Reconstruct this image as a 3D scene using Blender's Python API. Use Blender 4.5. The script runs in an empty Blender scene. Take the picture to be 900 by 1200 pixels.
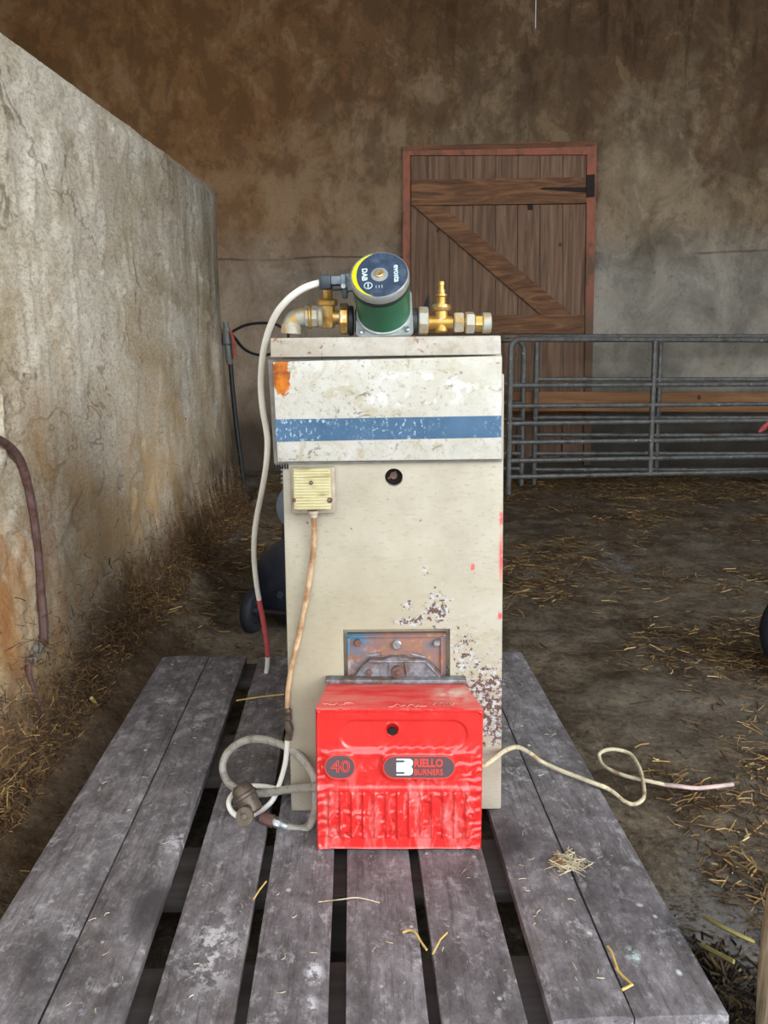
import bpy, bmesh, math, random
import numpy as np
from mathutils import Vector, Matrix
R = math.radians
random.seed(7)
SC = bpy.context.scene
COL = SC.collection

# ------------------------------------------------------------------ camera, world, exposure
CAM_Z = 0.982                       # eye height; pallet deck is at 0.145, ground at 0
TILT = R(6.43)
F_PX, PP_V = 900.0, 516.0           # focal length in pixels of the 900x1200 frame, row of the optical axis
cd = bpy.data.cameras.new('camera'); cam = bpy.data.objects.new('camera', cd); COL.objects.link(cam)
cd.sensor_fit = 'HORIZONTAL'; cd.sensor_width = 36.0; cd.lens = 36.0 * F_PX / 900.0
cd.shift_y = -(600.0 - PP_V) / 900.0
cd.clip_start = 0.05; cd.clip_end = 200
cam.location = (0, 0, CAM_Z); cam.rotation_euler = (R(90) - TILT, 0, 0)
SC.camera = cam
w = bpy.data.worlds.new('overcast_sky'); SC.world = w; w.use_nodes = True
bg = w.node_tree.nodes['Background']; bg.inputs[0].default_value = (0.90, 0.96, 1.0, 1); bg.inputs[1].default_value = 1.0
sd = bpy.data.lights.new('sun', 'SUN'); sd.energy = 0.8; sd.angle = R(40); sd.color = (1.0, 0.96, 0.88)   # veiled sun
sun = bpy.data.objects.new('sun', sd); COL.objects.link(sun)
sun.rotation_euler = Vector((-0.86, 0.44, -0.40)).to_track_quat('-Z', 'Y').to_euler()
SC.view_settings.view_transform = 'Standard'; SC.view_settings.look = 'None'
SC.view_settings.gamma = 1.0; SC.view_settings.use_curve_mapping = False
SC.view_settings.exposure = 1.97

# ------------------------------------------------------------------ measuring helpers
CT, ST = math.cos(TILT), math.sin(TILT)
def ray(u, v):
    y = (PP_V - v) / F_PX
    return Vector(((u - 450.0) / F_PX, CT + y * ST, -ST + y * CT))
def P(u, v, Y):                     # the point at distance Y into the shed
    d = ray(u, v); return Vector((0, 0, CAM_Z)) + d * (Y / d.y)
def G(u, v, z=0.0):                 # the point at height z
    d = ray(u, v); return Vector((0, 0, CAM_Z)) + d * ((z - CAM_Z) / d.z)
WX, WY, WS = 0.87, 6.3, -0.12       # rear wall: y = WY + WS (x - WX)
def wall_y(x): return WY + WS * (x - WX)
def Wp(u, v, off=0.0):              # the point on the rear wall, off metres in front of it
    d = ray(u, v); t = (WY - off - WS * WX) / (d.y - WS * d.x); return Vector((0, 0, CAM_Z)) + d * t
PT = 0.145                          # pallet deck height

def _hash(ix, iy, seed):
    h = (ix.astype(np.int64) * 374761393 + iy.astype(np.int64) * 668265263 + seed * 1442695041) & 0xffffffff
    h = ((h ^ (h >> 13)) * 1274126177) & 0xffffffff
    h = (h ^ (h >> 16)) & 0xffff
    return h / 65535.0
def vn(x, y, seed=0):
    x = np.asarray(x, float); y = np.asarray(y, float)
    ix = np.floor(x); iy = np.floor(y); fx = x - ix; fy = y - iy
    fx = fx * fx * (3 - 2 * fx); fy = fy * fy * (3 - 2 * fy)
    a = _hash(ix, iy, seed); b = _hash(ix + 1, iy, seed); c = _hash(ix, iy + 1, seed); d = _hash(ix + 1, iy + 1, seed)
    return (a * (1 - fx) + b * fx) * (1 - fy) + (c * (1 - fx) + d * fx) * fy
def fbm(x, y, seed=0, o=4):
    s = 0; a = 0.5; f = 1.0
    for k in range(o):
        s = s + a * (vn(np.asarray(x) * f, np.asarray(y) * f, seed + k) - 0.5); a *= 0.5; f *= 2.03
    return s
def sstep(a, b, x):
    t = np.clip((x - a) / (b - a), 0, 1); return t * t * (3 - 2 * t)

# ------------------------------------------------------------------ mesh helpers
def link_mesh(name, me, mat, parent=None, smooth=35):
    o = bpy.data.objects.new(name, me); COL.objects.link(o)
    if mat is not None: me.materials.append(mat)
    if smooth:
        for p in me.polygons: p.use_smooth = True
        me.set_sharp_from_angle(angle=R(smooth))
    if parent is not None: o.parent = parent
    return o
def world_of(o):
    m = Matrix.Translation(o.location) @ o.rotation_euler.to_matrix().to_4x4()
    return world_of(o.parent) @ m if o.parent else m
def obj(name, bm, mat, parent=None, smooth=35, label=None, local=False):
    """links a bmesh given in world coordinates as one mesh (local=True: coordinates already those of the parent)"""
    bmesh.ops.recalc_face_normals(bm, faces=bm.faces)
    if parent is not None and not local:
        bm.transform(world_of(parent).inverted())
    me = bpy.data.meshes.new(name); bm.to_mesh(me); bm.free()
    o = link_mesh(name, me, mat, parent, smooth)
    if label: o['label'] = label
    return o
def pyobj(name, verts, faces, mat, parent=None, smooth=35):
    me = bpy.data.meshes.new(name); me.from_pydata([tuple(v) for v in verts], [], faces); me.update()
    return link_mesh(name, me, mat, parent, smooth)
def tag(o, label, cat, group=None, kind=None):
    o['label'] = label; o['category'] = cat
    if group: o['group'] = group
    if kind: o['kind'] = kind
    return o
def thing(name, label, cat, loc, rot=(0, 0, 0), group=None):
    o = bpy.data.objects.new(name, None); COL.objects.link(o)
    o.location = loc; o.rotation_euler = rot; o.empty_display_size = 0.1
    return tag(o, label, cat, group)
def struct(o): o['kind'] = 'structure'; return o

def NB(): return bmesh.new()
def box(bm, x0, x1, y0, y1, z0, z1, bev=0.0, seg=2, M=None):
    m = Matrix.Translation(((x0 + x1) / 2, (y0 + y1) / 2, (z0 + z1) / 2)) @ Matrix.Diagonal((x1 - x0, y1 - y0, z1 - z0, 1))
    r = bmesh.ops.create_cube(bm, size=1, matrix=m); vs = r['verts']
    if bev > 0:
        es = list({e for v in vs for e in v.link_edges})
        b = bmesh.ops.bevel(bm, geom=es, offset=bev, segments=seg, affect='EDGES', profile=0.5)
        vs = list({v for f in b['faces'] for v in f.verts} | {v for v in vs if v.is_valid})
    if M is not None: bmesh.ops.transform(bm, matrix=M, verts=vs)
    return bm
def basis(axis):
    a = Vector(axis).normalized()
    t = Vector((0, 0, 1)) if abs(a.z) < 0.9 else Vector((1, 0, 0))
    x = t.cross(a).normalized(); return x, a.cross(x), a
def lathe(bm, prof, o, axis, n=24, phase=0.0, cap=True):
    """prof: list of (distance along the axis, radius)"""
    x, y, a = basis(axis); o = Vector(o); rings = []
    for h, r in prof:
        rings.append([bm.verts.new(o + a * h + (x * math.cos(2 * math.pi * k / n + phase) + y * math.sin(2 * math.pi * k / n + phase)) * r) for k in range(n)])
    for A, B in zip(rings, rings[1:]):
        for k in range(n): bm.faces.new((A[k], A[(k + 1) % n], B[(k + 1) % n], B[k]))
    if cap:
        bm.faces.new(rings[0][::-1]); bm.faces.new(rings[-1])
    return bm
def cyl(bm, p0, p1, r, n=16, r1=None, bev=0.0, phase=0.0):
    p0 = Vector(p0); p1 = Vector(p1); L = (p1 - p0).length; r1 = r if r1 is None else r1
    pr = [(0, r), (L, r1)] if bev <= 0 else [(0, r - bev), (bev, r), (L - bev, r1), (L, r1 - bev)]
    return lathe(bm, pr, p0, p1 - p0, n, phase)
def spline(pts, step=6):
    pts = [Vector(p) for p in pts]; out = []
    for i in range(len(pts) - 1):
        a = pts[max(i - 1, 0)]; b = pts[i]; c = pts[i + 1]; d = pts[min(i + 2, len(pts) - 1)]
        for k in range(step):
            t = k / step
            out.append(0.5 * ((2 * b) + (c - a) * t + (2 * a - 5 * b + 4 * c - d) * t * t + (3 * b - a - 3 * c + d) * t ** 3))
    out.append(pts[-1]); return out
def tube(bm, pts, r, n=10, rr=None):
    pts = [Vector(p) for p in pts]; m = len(pts)
    tan = [(pts[min(i + 1, m - 1)] - pts[max(i - 1, 0)]).normalized() for i in range(m)]
    x, y, a = basis(tan[0]); rings = []
    for i in range(m):
        x = (x - tan[i] * x.dot(tan[i])).normalized(); y = tan[i].cross(x)
        q = rr[i] if rr else r
        rings.append([bm.verts.new(pts[i] + (x * math.cos(2 * math.pi * k / n) + y * math.sin(2 * math.pi * k / n)) * q) for k in range(n)])
    for A, B in zip(rings, rings[1:]):
        for k in range(n): bm.faces.new((A[k], A[(k + 1) % n], B[(k + 1) % n], B[k]))
    bm.faces.new(rings[0][::-1]); bm.faces.new(rings[-1]); return bm
def prism(bm, pts, ext):
    """polygon (3-D points) extruded by the vector ext"""
    ext = Vector(ext); A = [bm.verts.new(Vector(p)) for p in pts]; B = [bm.verts.new(Vector(p) + ext) for p in pts]
    bm.faces.new(A); bm.faces.new(B[::-1]); n = len(A)
    for k in range(n): bm.faces.new((A[k], B[k], B[(k + 1) % n], A[(k + 1) % n]))
    return bm
def hexa(bm, f, b, bev=0.0):
    """solid from four front corners f and four back corners b (same order)"""
    A = [bm.verts.new(Vector(p)) for p in f]; B = [bm.verts.new(Vector(p)) for p in b]
    fs = [bm.faces.new(A), bm.faces.new(B[::-1])]
    for k in range(4): fs.append(bm.faces.new((A[k], B[k], B[(k + 1) % 4], A[(k + 1) % 4])))
    if bev:
        bmesh.ops.recalc_face_normals(bm, faces=fs)
        bmesh.ops.bevel(bm, geom=list({e for q in fs for e in q.edges}), offset=bev, segments=2, affect='EDGES', profile=0.5)
    return bm
def carve(o, cutters):
    """boolean difference, applied at once; the cutters do not stay in the scene"""
    tmp = []
    for bm in cutters:
        bmesh.ops.recalc_face_normals(bm, faces=bm.faces)
        me = bpy.data.meshes.new('cut'); bm.to_mesh(me); bm.free()
        c = bpy.data.objects.new('cut', me); COL.objects.link(c)
        c.parent = o.parent; tmp.append(c)
        md = o.modifiers.new('cut', 'BOOLEAN'); md.object = c; md.operation = 'DIFFERENCE'; md.solver = 'EXACT'
    bpy.context.view_layer.update(); dg = bpy.context.evaluated_depsgraph_get()
    me = bpy.data.meshes.new_from_object(o.evaluated_get(dg)); o.modifiers.clear(); o.data = me
    me.set_sharp_from_angle(angle=R(35))
    for c in tmp: bpy.data.objects.remove(c, do_unlink=True)
def text_mesh(body, rect, M, depth=0.0006, offset=0.0, outline=0.0):
    """lettering fitted into rect (x0, z0, x1, z1) of the plane given by matrix M"""
    cu = bpy.data.curves.new('t', 'FONT'); cu.body = body; cu.size = 1; cu.extrude = 0.01; cu.offset = offset; cu.resolution_u = 3
    if outline: cu.fill_mode = 'NONE'; cu.extrude = 0; cu.bevel_depth = outline; cu.bevel_resolution = 1
    t = bpy.data.objects.new('t', cu); COL.objects.link(t)
    bpy.context.view_layer.update(); dg = bpy.context.evaluated_depsgraph_get()
    me = bpy.data.meshes.new_from_object(t.evaluated_get(dg)); bpy.data.objects.remove(t, do_unlink=True)
    bm = bmesh.new(); bm.from_mesh(me); bpy.data.meshes.remove(me)
    zs = [v.co.z for v in bm.verts]; zr = max(max(zs) - min(zs), 1e-6)
    for v in bm.verts: v.co.z = (v.co.z - min(zs)) / zr * 0.02 - 0.01
    xs = [v.co.x for v in bm.verts]; ys = [v.co.y for v in bm.verts]
    sx = (rect[2] - rect[0]) / (max(xs) - min(xs)); sy = (rect[3] - rect[1]) / (max(ys) - min(ys))
    for v in bm.verts:
        v.co = M @ Vector((rect[0] + (v.co.x - min(xs)) * sx, rect[1] + (v.co.y - min(ys)) * sy, (v.co.z + 0.01) * depth / 0.02))
    return bm

# ------------------------------------------------------------------ material helpers
def lin(c):
    c = c / 255.0; return c / 12.92 if c <= 0.04045 else ((c + 0.055) / 1.055) ** 2.4
def S(r, g, b): return (lin(r), lin(g), lin(b), 1)
class Mt:
    def __init__(s, name, rough=0.8, metal=0.0, coord='Object', spec=0.4):
        s.m = bpy.data.materials.new(name); s.m.use_nodes = True; s.t = s.m.node_tree
        s.b = s.t.nodes['Principled BSDF']; s.b.inputs['Roughness'].default_value = rough
        s.b.inputs['Metallic'].default_value = metal; s.b.inputs['Specular IOR Level'].default_value = spec
        tc = s.t.nodes.new('ShaderNodeTexCoord'); s.co = tc.outputs[coord]
    def L(s, a, b): s.t.links.new(a, b)
    def put(s, sock, v):
        if hasattr(v, 'is_linked'): s.L(v, sock)
        else: sock.default_value = v
    def map(s, scale=(1, 1, 1), loc=(0, 0, 0), rot=(0, 0, 0), v=None):
        n = s.t.nodes.new('ShaderNodeMapping'); n.inputs['Scale'].default_value = scale
        n.inputs['Location'].default_value = loc; n.inputs['Rotation'].default_value = rot
        s.L(v or s.co, n.inputs[0]); return n.outputs[0]
    def noise(s, scale, detail=4, rough=0.55, v=None, dist=0.0):
        n = s.t.nodes.new('ShaderNodeTexNoise'); n.inputs['Scale'].default_value = scale
        n.inputs['Detail'].default_value = detail; n.inputs['Roughness'].default_value = rough; n.inputs['Distortion'].default_value = dist
        s.L(v or s.co, n.inputs['Vector']); return n.outputs[0]
    def voro(s, scale, v=None, feat='F1'):
        n = s.t.nodes.new('ShaderNodeTexVoronoi'); n.inputs['Scale'].default_value = scale; n.feature = feat
        s.L(v or s.co, n.inputs['Vector']); return n.outputs['Distance']
    def ramp(s, f, stops):
        n = s.t.nodes.new('ShaderNodeValToRGB'); e = n.color_ramp.elements
        while len(e) < len(stops): e.new(0.5)
        for q, (p, c) in zip(e, stops):
            q.position = p; q.color = c if not isinstance(c, (int, float)) else (c, c, c, 1)
        s.L(f, n.inputs[0]); return n.outputs[0]
    def st(s, f, a, b): return s.ramp(f, [(min(a, b), 0.0 if a < b else 1.0), (max(a, b), 1.0 if a < b else 0.0)])
    def mix(s, f, a, b, mode='MIX'):
        n = s.t.nodes.new('ShaderNodeMix'); n.data_type = 'RGBA'; n.blend_type = mode
        s.put(n.inputs[0], f); s.put(n.inputs[6], a); s.put(n.inputs[7], b); return n.outputs[2]
    def math(s, op, a, b=0.0, clamp=False):
        n = s.t.nodes.new('ShaderNodeMath'); n.operation = op; n.use_clamp = clamp
        s.put(n.inputs[0], a); s.put(n.inputs[1], b); return n.outputs[0]
    def rng(s, f, a, b, c=0.0, d=1.0):
        n = s.t.nodes.new('ShaderNodeMapRange'); s.put(n.inputs[0], f)
        n.inputs[1].default_value = a; n.inputs[2].default_value = b; n.inputs[3].default_value = c; n.inputs[4].default_value = d
        return n.outputs[0]
    def xyz(s, v=None):
        n = s.t.nodes.new('ShaderNodeSeparateXYZ'); s.L(v or s.co, n.inputs[0]); return n.outputs
    def spot(s, c, r0, r1, sc=(1, 1, 1)):
        """1 inside radius r0 of point c, 0 outside r1"""
        v = s.map(sc, tuple(-a * b for a, b in zip(c, sc)))
        n = s.t.nodes.new('ShaderNodeVectorMath'); n.operation = 'LENGTH'; s.L(v, n.inputs[0])
        return s.rng(n.outputs['Value'], r0, r1, 1, 0)
    def rand(s, kind='object'):
        if kind == 'object': return s.t.nodes.new('ShaderNodeObjectInfo').outputs['Random']
        return s.t.nodes.new('ShaderNodeNewGeometry').outputs['Random Per Island']
    def bump(s, h, strength=0.5, dist=0.01):
        n = s.t.nodes.new('ShaderNodeBump'); n.inputs['Strength'].default_value = strength; n.inputs['Distance'].default_value = dist
        s.L(h, n.inputs['Height'])
        if s.b.inputs['Normal'].is_linked: s.L(s.b.inputs['Normal'].links[0].from_socket, n.inputs['Normal'])
        s.L(n.outputs[0], s.b.inputs['Normal']); return s
    def col(s, c): s.put(s.b.inputs['Base Color'], c); return s
    def rgh(s, c): s.put(s.b.inputs['Roughness'], c); return s
def plain(name, c, rough=0.7, metal=0.0, var=0.25, scale=40, dirt=None, bump=0.15):
    m = Mt(name, rough, metal)
    n = m.noise(scale, 5, 0.6)
    dk = tuple(x * (1 - var) for x in c[:3]) + (1,); lt = tuple(min(1, x * (1 + var)) for x in c[:3]) + (1,)
    k = m.ramp(n, [(0.3, dk), (0.7, lt)])
    if dirt: k = m.mix(m.st(m.noise(scale * 0.4, 6, 0.65), 0.5, 0.62), k, dirt)
    m.col(k)
    if bump: m.bump(n, bump, 0.003)
    return m.m

# --- rear wall: rough damp render, brown and blotched above, greyer and smoother below the cast line
m = Mt('damp_render', 0.92, spec=0.2)
X, Y, Z = m.xyz()
big = m.noise(1.1, 5, 0.6, dist=0.4); med = m.noise(2.6, 8, 0.68, v=m.map((1, 1, 0.8)), dist=0.5); fin = m.noise(38, 4, 0.6)
c = m.ramp(med, [(0.34, S(104, 86, 64)), (0.48, S(134, 117, 96)), (0.58, S(156, 139, 116)), (0.68, S(176, 160, 138))])
drip = m.noise(5.0, 4, 0.6, v=m.map((1.6, 1.6, 0.22)))
hi = m.rng(Z, 2.1, 3.7)
dk = m.st(m.math('ADD', m.math('ADD', m.math('MULTIPLY', med, 0.6), m.math('MULTIPLY', big, 0.5)), m.math('MULTIPLY', hi, 0.18)), 0.60, 0.68)
c = m.mix(m.math('MULTIPLY', dk, 0.8), c, S(92, 68, 46))
c = m.mix(m.math('MULTIPLY', m.st(drip, 0.55, 0.63), m.math('MULTIPLY', hi, 0.7)), c, S(76, 58, 40))
leftw = m.rng(X, 1.0, -1.3)
c = m.mix(m.math('MULTIPLY', leftw, 0.55), c, S(150, 106, 62))
low = m.rng(m.math('ADD', Z, m.math('MULTIPLY', big, 0.25)), 2.15, 1.75)
grey = m.ramp(med, [(0.34, S(122, 118, 110)), (0.66, S(172, 166, 156))])
c = m.mix(m.math('MULTIPLY', low, m.rng(X, -2.0, 1.6, 0.35, 0.9)), c, grey)
pat = m.noise(3.4, 9, 0.72, v=m.map((1, 1, 0.75), loc=(4, 0, 7)), dist=0.3)
c = m.mix(m.math('MULTIPLY', m.st(pat, 0.49, 0.54), m.rng(Z, 1.2, 2.6, 0.25, 0.62)), c, m.mix(0.5, c, S(48, 34, 22)))
c = m.mix(m.math('MULTIPLY', m.st(pat, 0.45, 0.40), m.rng(Z, 1.2, 2.6, 0.2, 0.35)), c, S(160, 138, 108))
line = m.math('MULTIPLY', m.rng(m.math('ABSOLUTE', m.math('SUBTRACT', m.math('ADD', Z, m.math('MULTIPLY', m.noise(2.5, 3), 0.05)), 1.79)), 0.004, 0.012, 1, 0), m.st(m.noise(1.7, 2), 0.35, 0.5))
c = m.mix(m.math('MULTIPLY', line, 0.6), c, S(50, 42, 32))
c = m.mix(m.math('MULTIPLY', m.st(fin, 0.56, 0.75), 0.35), c, S(60, 48, 34))
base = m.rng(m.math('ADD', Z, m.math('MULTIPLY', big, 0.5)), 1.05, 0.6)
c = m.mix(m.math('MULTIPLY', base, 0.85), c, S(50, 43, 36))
c = m.mix(m.math('MULTIPLY', m.spot((1.92, 6.2, 2.42), 0.0, 1.0, (2.2, 0.2, 3.4)), 0.25), c, S(170, 150, 124))
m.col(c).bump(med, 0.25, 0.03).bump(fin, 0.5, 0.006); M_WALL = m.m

# --- side partition: pale slurry-coated concrete, soiled towards the floor
m = Mt('slurried_concrete', 0.85, spec=0.3)
X, Y, Z = m.xyz()
med = m.noise(3.4, 9, 0.7, v=m.map((1, 0.42, 0.75)), dist=0.4); fin = m.noise(130, 4, 0.7)
strk = m.noise(9, 6, 0.65, v=m.map((1, 1, 0.2)), dist=0.3); sand = m.noise(85, 6, 0.8, v=m.map((1, 0.5, 1)))
c = m.ramp(med, [(0.32, S(158, 146, 124)), (0.45, S(204, 194, 175)), (0.56, S(224, 218, 205)), (0.68, S(236, 232, 222))])
far = m.rng(Y, 2.6, 4.4)
c = m.mix(m.math('MULTIPLY', m.st(strk, 0.56, 0.64), m.math('MULTIPLY', far, 0.5)), c, S(226, 222, 212))
c = m.mix(m.math('MULTIPLY', m.st(strk, 0.50, 0.40), m.math('MULTIPLY', far, 0.4)), c, S(104, 90, 70))
c = m.mix(m.math('MULTIPLY', m.st(m.noise(1.7, 6, 0.65, v=m.map(loc=(3, 2, 5))), 0.48, 0.60), 0.4), c, S(168, 150, 118))
crk = m.math('ABSOLUTE', m.math('SUBTRACT', m.noise(2.3, 5, 0.6, v=m.map((1, 0.5, 0.6), loc=(9, 1, 2)), dist=0.6), 0.5))
c = m.mix(m.math('MULTIPLY', m.rng(crk, 0.002, 0.008, 1, 0), m.math('MULTIPLY', m.st(m.noise(3, 2), 0.45, 0.55), 0.6)), c, S(96, 82, 62))
c = m.mix(m.math('MULTIPLY', m.st(sand, 0.50, 0.36), 0.55), c, S(122, 108, 86))
c = m.mix(m.math('MULTIPLY', m.st(sand, 0.54, 0.66), 0.5), c, S(240, 236, 228))
tan = m.rng(m.math('ADD', Z, m.math('MULTIPLY', med, 1.1)), 1.75, 1.0)
c = m.mix(m.math('MULTIPLY', tan, m.st(m.noise(5, 8, 0.7, v=m.map((1, 0.5, 0.4))), 0.40, 0.62)), c, S(200, 168, 124))
near = m.math('MULTIPLY', m.rng(Y, 2.3, 1.7), m.rng(Z, 1.05, 0.75))
c = m.mix(m.math('MULTIPLY', near, m.st(m.noise(6, 7, 0.7, v=m.map((1, 1, 0.4))), 0.48, 0.60)), c, S(176, 128, 82))
soil = m.rng(m.math('ADD', m.math('ADD', Z, m.math('MULTIPLY', m.noise(3.5, 6, 0.7, v=m.map((1, 1, 0.45))), 0.9)), m.rng(Y, 1.5, 4.5, 0.0, -0.36)), 0.72, 0.46)
c = m.mix(m.math('MULTIPLY', soil, m.st(m.noise(14, 5, 0.7, v=m.map((1, 1, 0.4))), 0.38, 0.52)), c, S(88, 62, 40))
c = m.mix(m.math('MULTIPLY', m.rng(Y, 3.1, 4.4), m.st(m.noise(3, 8, 0.7, v=m.map((1, 1, 0.3), loc=(1, 8, 2))), 0.36, 0.56)), c, m.mix(0.55, c, S(74, 62, 46)))  # grime plus light falloff towards the far end, painted into the colour
muck = m.rng(m.math('ADD', Z, m.math('MULTIPLY', m.noise(6, 6, 0.7), 0.5)), 0.55, 0.36)
c = m.mix(m.math('MULTIPLY', muck, 0.7), c, S(88, 66, 46))
flk = m.st(m.noise(34, 5, 0.65, v=m.map((1, 1, 0.5))), 0.66, 0.70)
c = m.mix(m.math('MULTIPLY', flk, m.rng(Z, 1.2, 0.7)), c, S(64, 46, 30))
c = m.mix(m.math('MULTIPLY', m.st(m.noise(9, 4, 0.6), 0.72, 0.76), m.rng(Z, 0.9, 0.6)), c, S(214, 208, 196))
c = m.mix(m.math('MULTIPLY', m.st(fin, 0.48, 0.36), 0.4), c, S(112, 98, 78))
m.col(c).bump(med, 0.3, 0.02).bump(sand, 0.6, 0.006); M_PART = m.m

# --- floor: trodden muck over concrete
m = Mt('trodden_muck', 0.9, spec=0.25)
X, Y, Z = m.xyz()
big = m.noise(1.6, 6, 0.62, dist=0.5); med = m.noise(7, 9, 0.76, dist=0.3); fin = m.noise(60, 5, 0.75)
c = m.ramp(med, [(0.32, S(56, 46, 36)), (0.46, S(88, 76, 62)), (0.56, S(118, 107, 91)), (0.7, S(154, 144, 128))])
c = m.mix(m.math('MULTIPLY', m.st(big, 0.46, 0.6), 0.55), c, S(122, 114, 104))
c = m.mix(m.math('MULTIPLY', m.st(m.noise(2.7, 6, 0.7), 0.52, 0.62), 0.7), c, S(60, 44, 30))
c = m.mix(m.math('MULTIPLY', m.st(m.noise(90, 3, 0.6, v=m.map((1, 0.5, 1), rot=(0, 0, 0.5))), 0.62, 0.7), 0.6), c, S(136, 108, 62))
c = m.mix(m.math('MULTIPLY', m.st(m.noise(46, 3, 0.6), 0.63, 0.7), 0.5), c, S(34, 28, 22))
for q, sc in ((G(865, 1065), (12, 3.4, 1)), (G(800, 1070), (5, 9, 1)), (G(850, 1105), (9, 9, 1)), (G(718, 650), (14, 2.2, 1)), (G(738, 668), (14, 6, 1)), (G(712, 664), (20, 5, 1))):
    k = m.spot((q.x, q.y, 0), 0.2, 1.0, sc)
    c = m.mix(m.math('MULTIPLY', k, m.math('MULTIPLY', m.st(fin, 0.4, 0.6), 0.8)), c, S(138, 138, 140))
c = m.mix(m.math('MULTIPLY', m.math('MULTIPLY', m.rng(X, -0.5, -0.7), m.rng(Y, 2.6, 2.2)), 0.5), c, S(104, 78, 52))
c = m.mix(m.math('MULTIPLY', m.st(fin, 0.47, 0.36), 0.6), c, S(42, 34, 27))
c = m.mix(m.math('MULTIPLY', m.st(fin, 0.56, 0.66), 0.45), c, S(150, 136, 112))
m.col(c).bump(med, 0.5, 0.03).bump(fin, 0.7, 0.008); M_MUCK = m.m

# --- pallet timber: grey, stained, flecked
m = Mt('weathered_softwood', 0.8, spec=0.3)
rnd = m.rand(); off = m.t.nodes.new('ShaderNodeVectorMath'); off.operation = 'ADD'
cmb = m.t.nodes.new('ShaderNodeCombineXYZ'); m.L(m.math('MULTIPLY', rnd, 37.0), cmb.inputs[0]); m.L(m.math('MULTIPLY', rnd, 11.0), cmb.inputs[1])
m.L(m.co, off.inputs[0]); m.L(cmb.outputs[0], off.inputs[1]); V = off.outputs[0]
grain = m.noise(30, 5, 0.65, v=m.map((5, 0.3, 5), v=V), dist=0.35); blot = m.noise(4.2, 7, 0.7, v=V, dist=0.4); fin = m.noise(42, 7, 0.78, v=m.map((1, 0.6, 1), v=V)); mot = m.noise(17, 9, 0.80, v=m.map((1, 0.7, 1), v=V), dist=0.3)
c = m.ramp(mot, [(0.30, S(76, 72, 74)), (0.45, S(108, 104, 108)), (0.54, S(128, 124, 129)), (0.68, S(162, 160, 167))])
c = m.mix(m.math('MULTIPLY', m.st(blot, 0.52, 0.62), 0.45), c, S(82, 77, 80))
c = m.mix(m.math('MULTIPLY', m.st(grain, 0.47, 0.36), 0.5), c, S(74, 68, 66))
c = m.mix(m.math('MULTIPLY', m.st(fin, 0.54, 0.64), 0.6), c, S(184, 182, 188))
c = m.mix(m.math('MULTIPLY', m.st(fin, 0.45, 0.33), 0.6), c, S(62, 57, 56))
c = m.mix(m.math('MULTIPLY', m.st(m.noise(7, 8, 0.8, v=m.map(loc=(3, 1, 0), v=V)), 0.57, 0.64), 0.6), c, S(204, 204, 212))
c = m.mix(m.math('MULTIPLY', m.st(m.noise(5, 6, 0.7, v=m.map(loc=(7, 5, 0), v=V)), 0.58, 0.72), 0.35), c, S(112, 94, 74))
c = m.mix(m.math('SUBTRACT', 1, m.st(m.voro(22, v=V), 0.07, 0.10)), c, m.mix(m.st(m.noise(9, 2, v=V), 0.45, 0.6), c, S(214, 214, 212)))
yw = R(2.48); o_ = G(393, 1195, PT)
def loc_(u, v):
    q = G(u, v, PT) - o_; return (q.x * math.cos(yw) + q.y * math.sin(yw), -q.x * math.sin(yw) + q.y * math.cos(yw), 0)
brk = m.noise(38, 7, 0.75)
for u, v, rx, ry, lv, cc in ((368, 1137, .017, .026, .47, (212, 214, 224)), (363, 1178, .013, .024, .5, (206, 208, 216)), (741, 1117, .014, .018, .45, (178, 204, 206)), (768, 1072, .004, .005, .3, (222, 222, 222)), (796, 1138, .005, .007, .3, (206, 212, 212)), (750, 1059, .007, .005, .42, (214, 214, 214)), (620, 872, .004, .006, .3, (220, 220, 214)), (600, 905, .004, .007, .4, (170, 170, 168)), (150, 962, .022, .012, .46, (190, 190, 196)), (250, 1110, .05, .10, .50, (200, 200, 206)), (215, 985, .05, .05, .52, (190, 190, 198))):
    k = m.spot(loc_(u, v), 0.3, 1.0, (1 / rx, 1 / ry, 0)); c = m.mix(m.math('MULTIPLY', k, m.st(brk, lv, lv + 0.05)), c, S(*cc))
for u, v, rx, ry in ((70, 1118, .075, .07), (600, 985, .05, .05), (180, 1060, .04, .08)):
    k = m.spot(loc_(u, v), 0.4, 1.0, (1 / rx, 1 / ry, 0)); c = m.mix(m.math('MULTIPLY', k, m.st(blot, 0.40, 0.55)), c, S(74, 70, 74))
c = m.mix(m.rng(rnd, 0, 1, 0.0, 0.16), c, S(70, 62, 62))
m.col(c).bump(grain, 0.4, 0.004).bump(fin, 0.5, 0.004); M_PAL = m.m
m = Mt('pallet_underside_shade_tone', 0.85)
m.col(m.ramp(m.noise(12, 5, 0.6, v=m.map((0.3, 3, 3))), [(0.3, S(44, 40, 38)), (0.7, S(72, 66, 64))])); M_PALU = m.m  # shade beneath the deck is put into this darker timber colour

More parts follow.
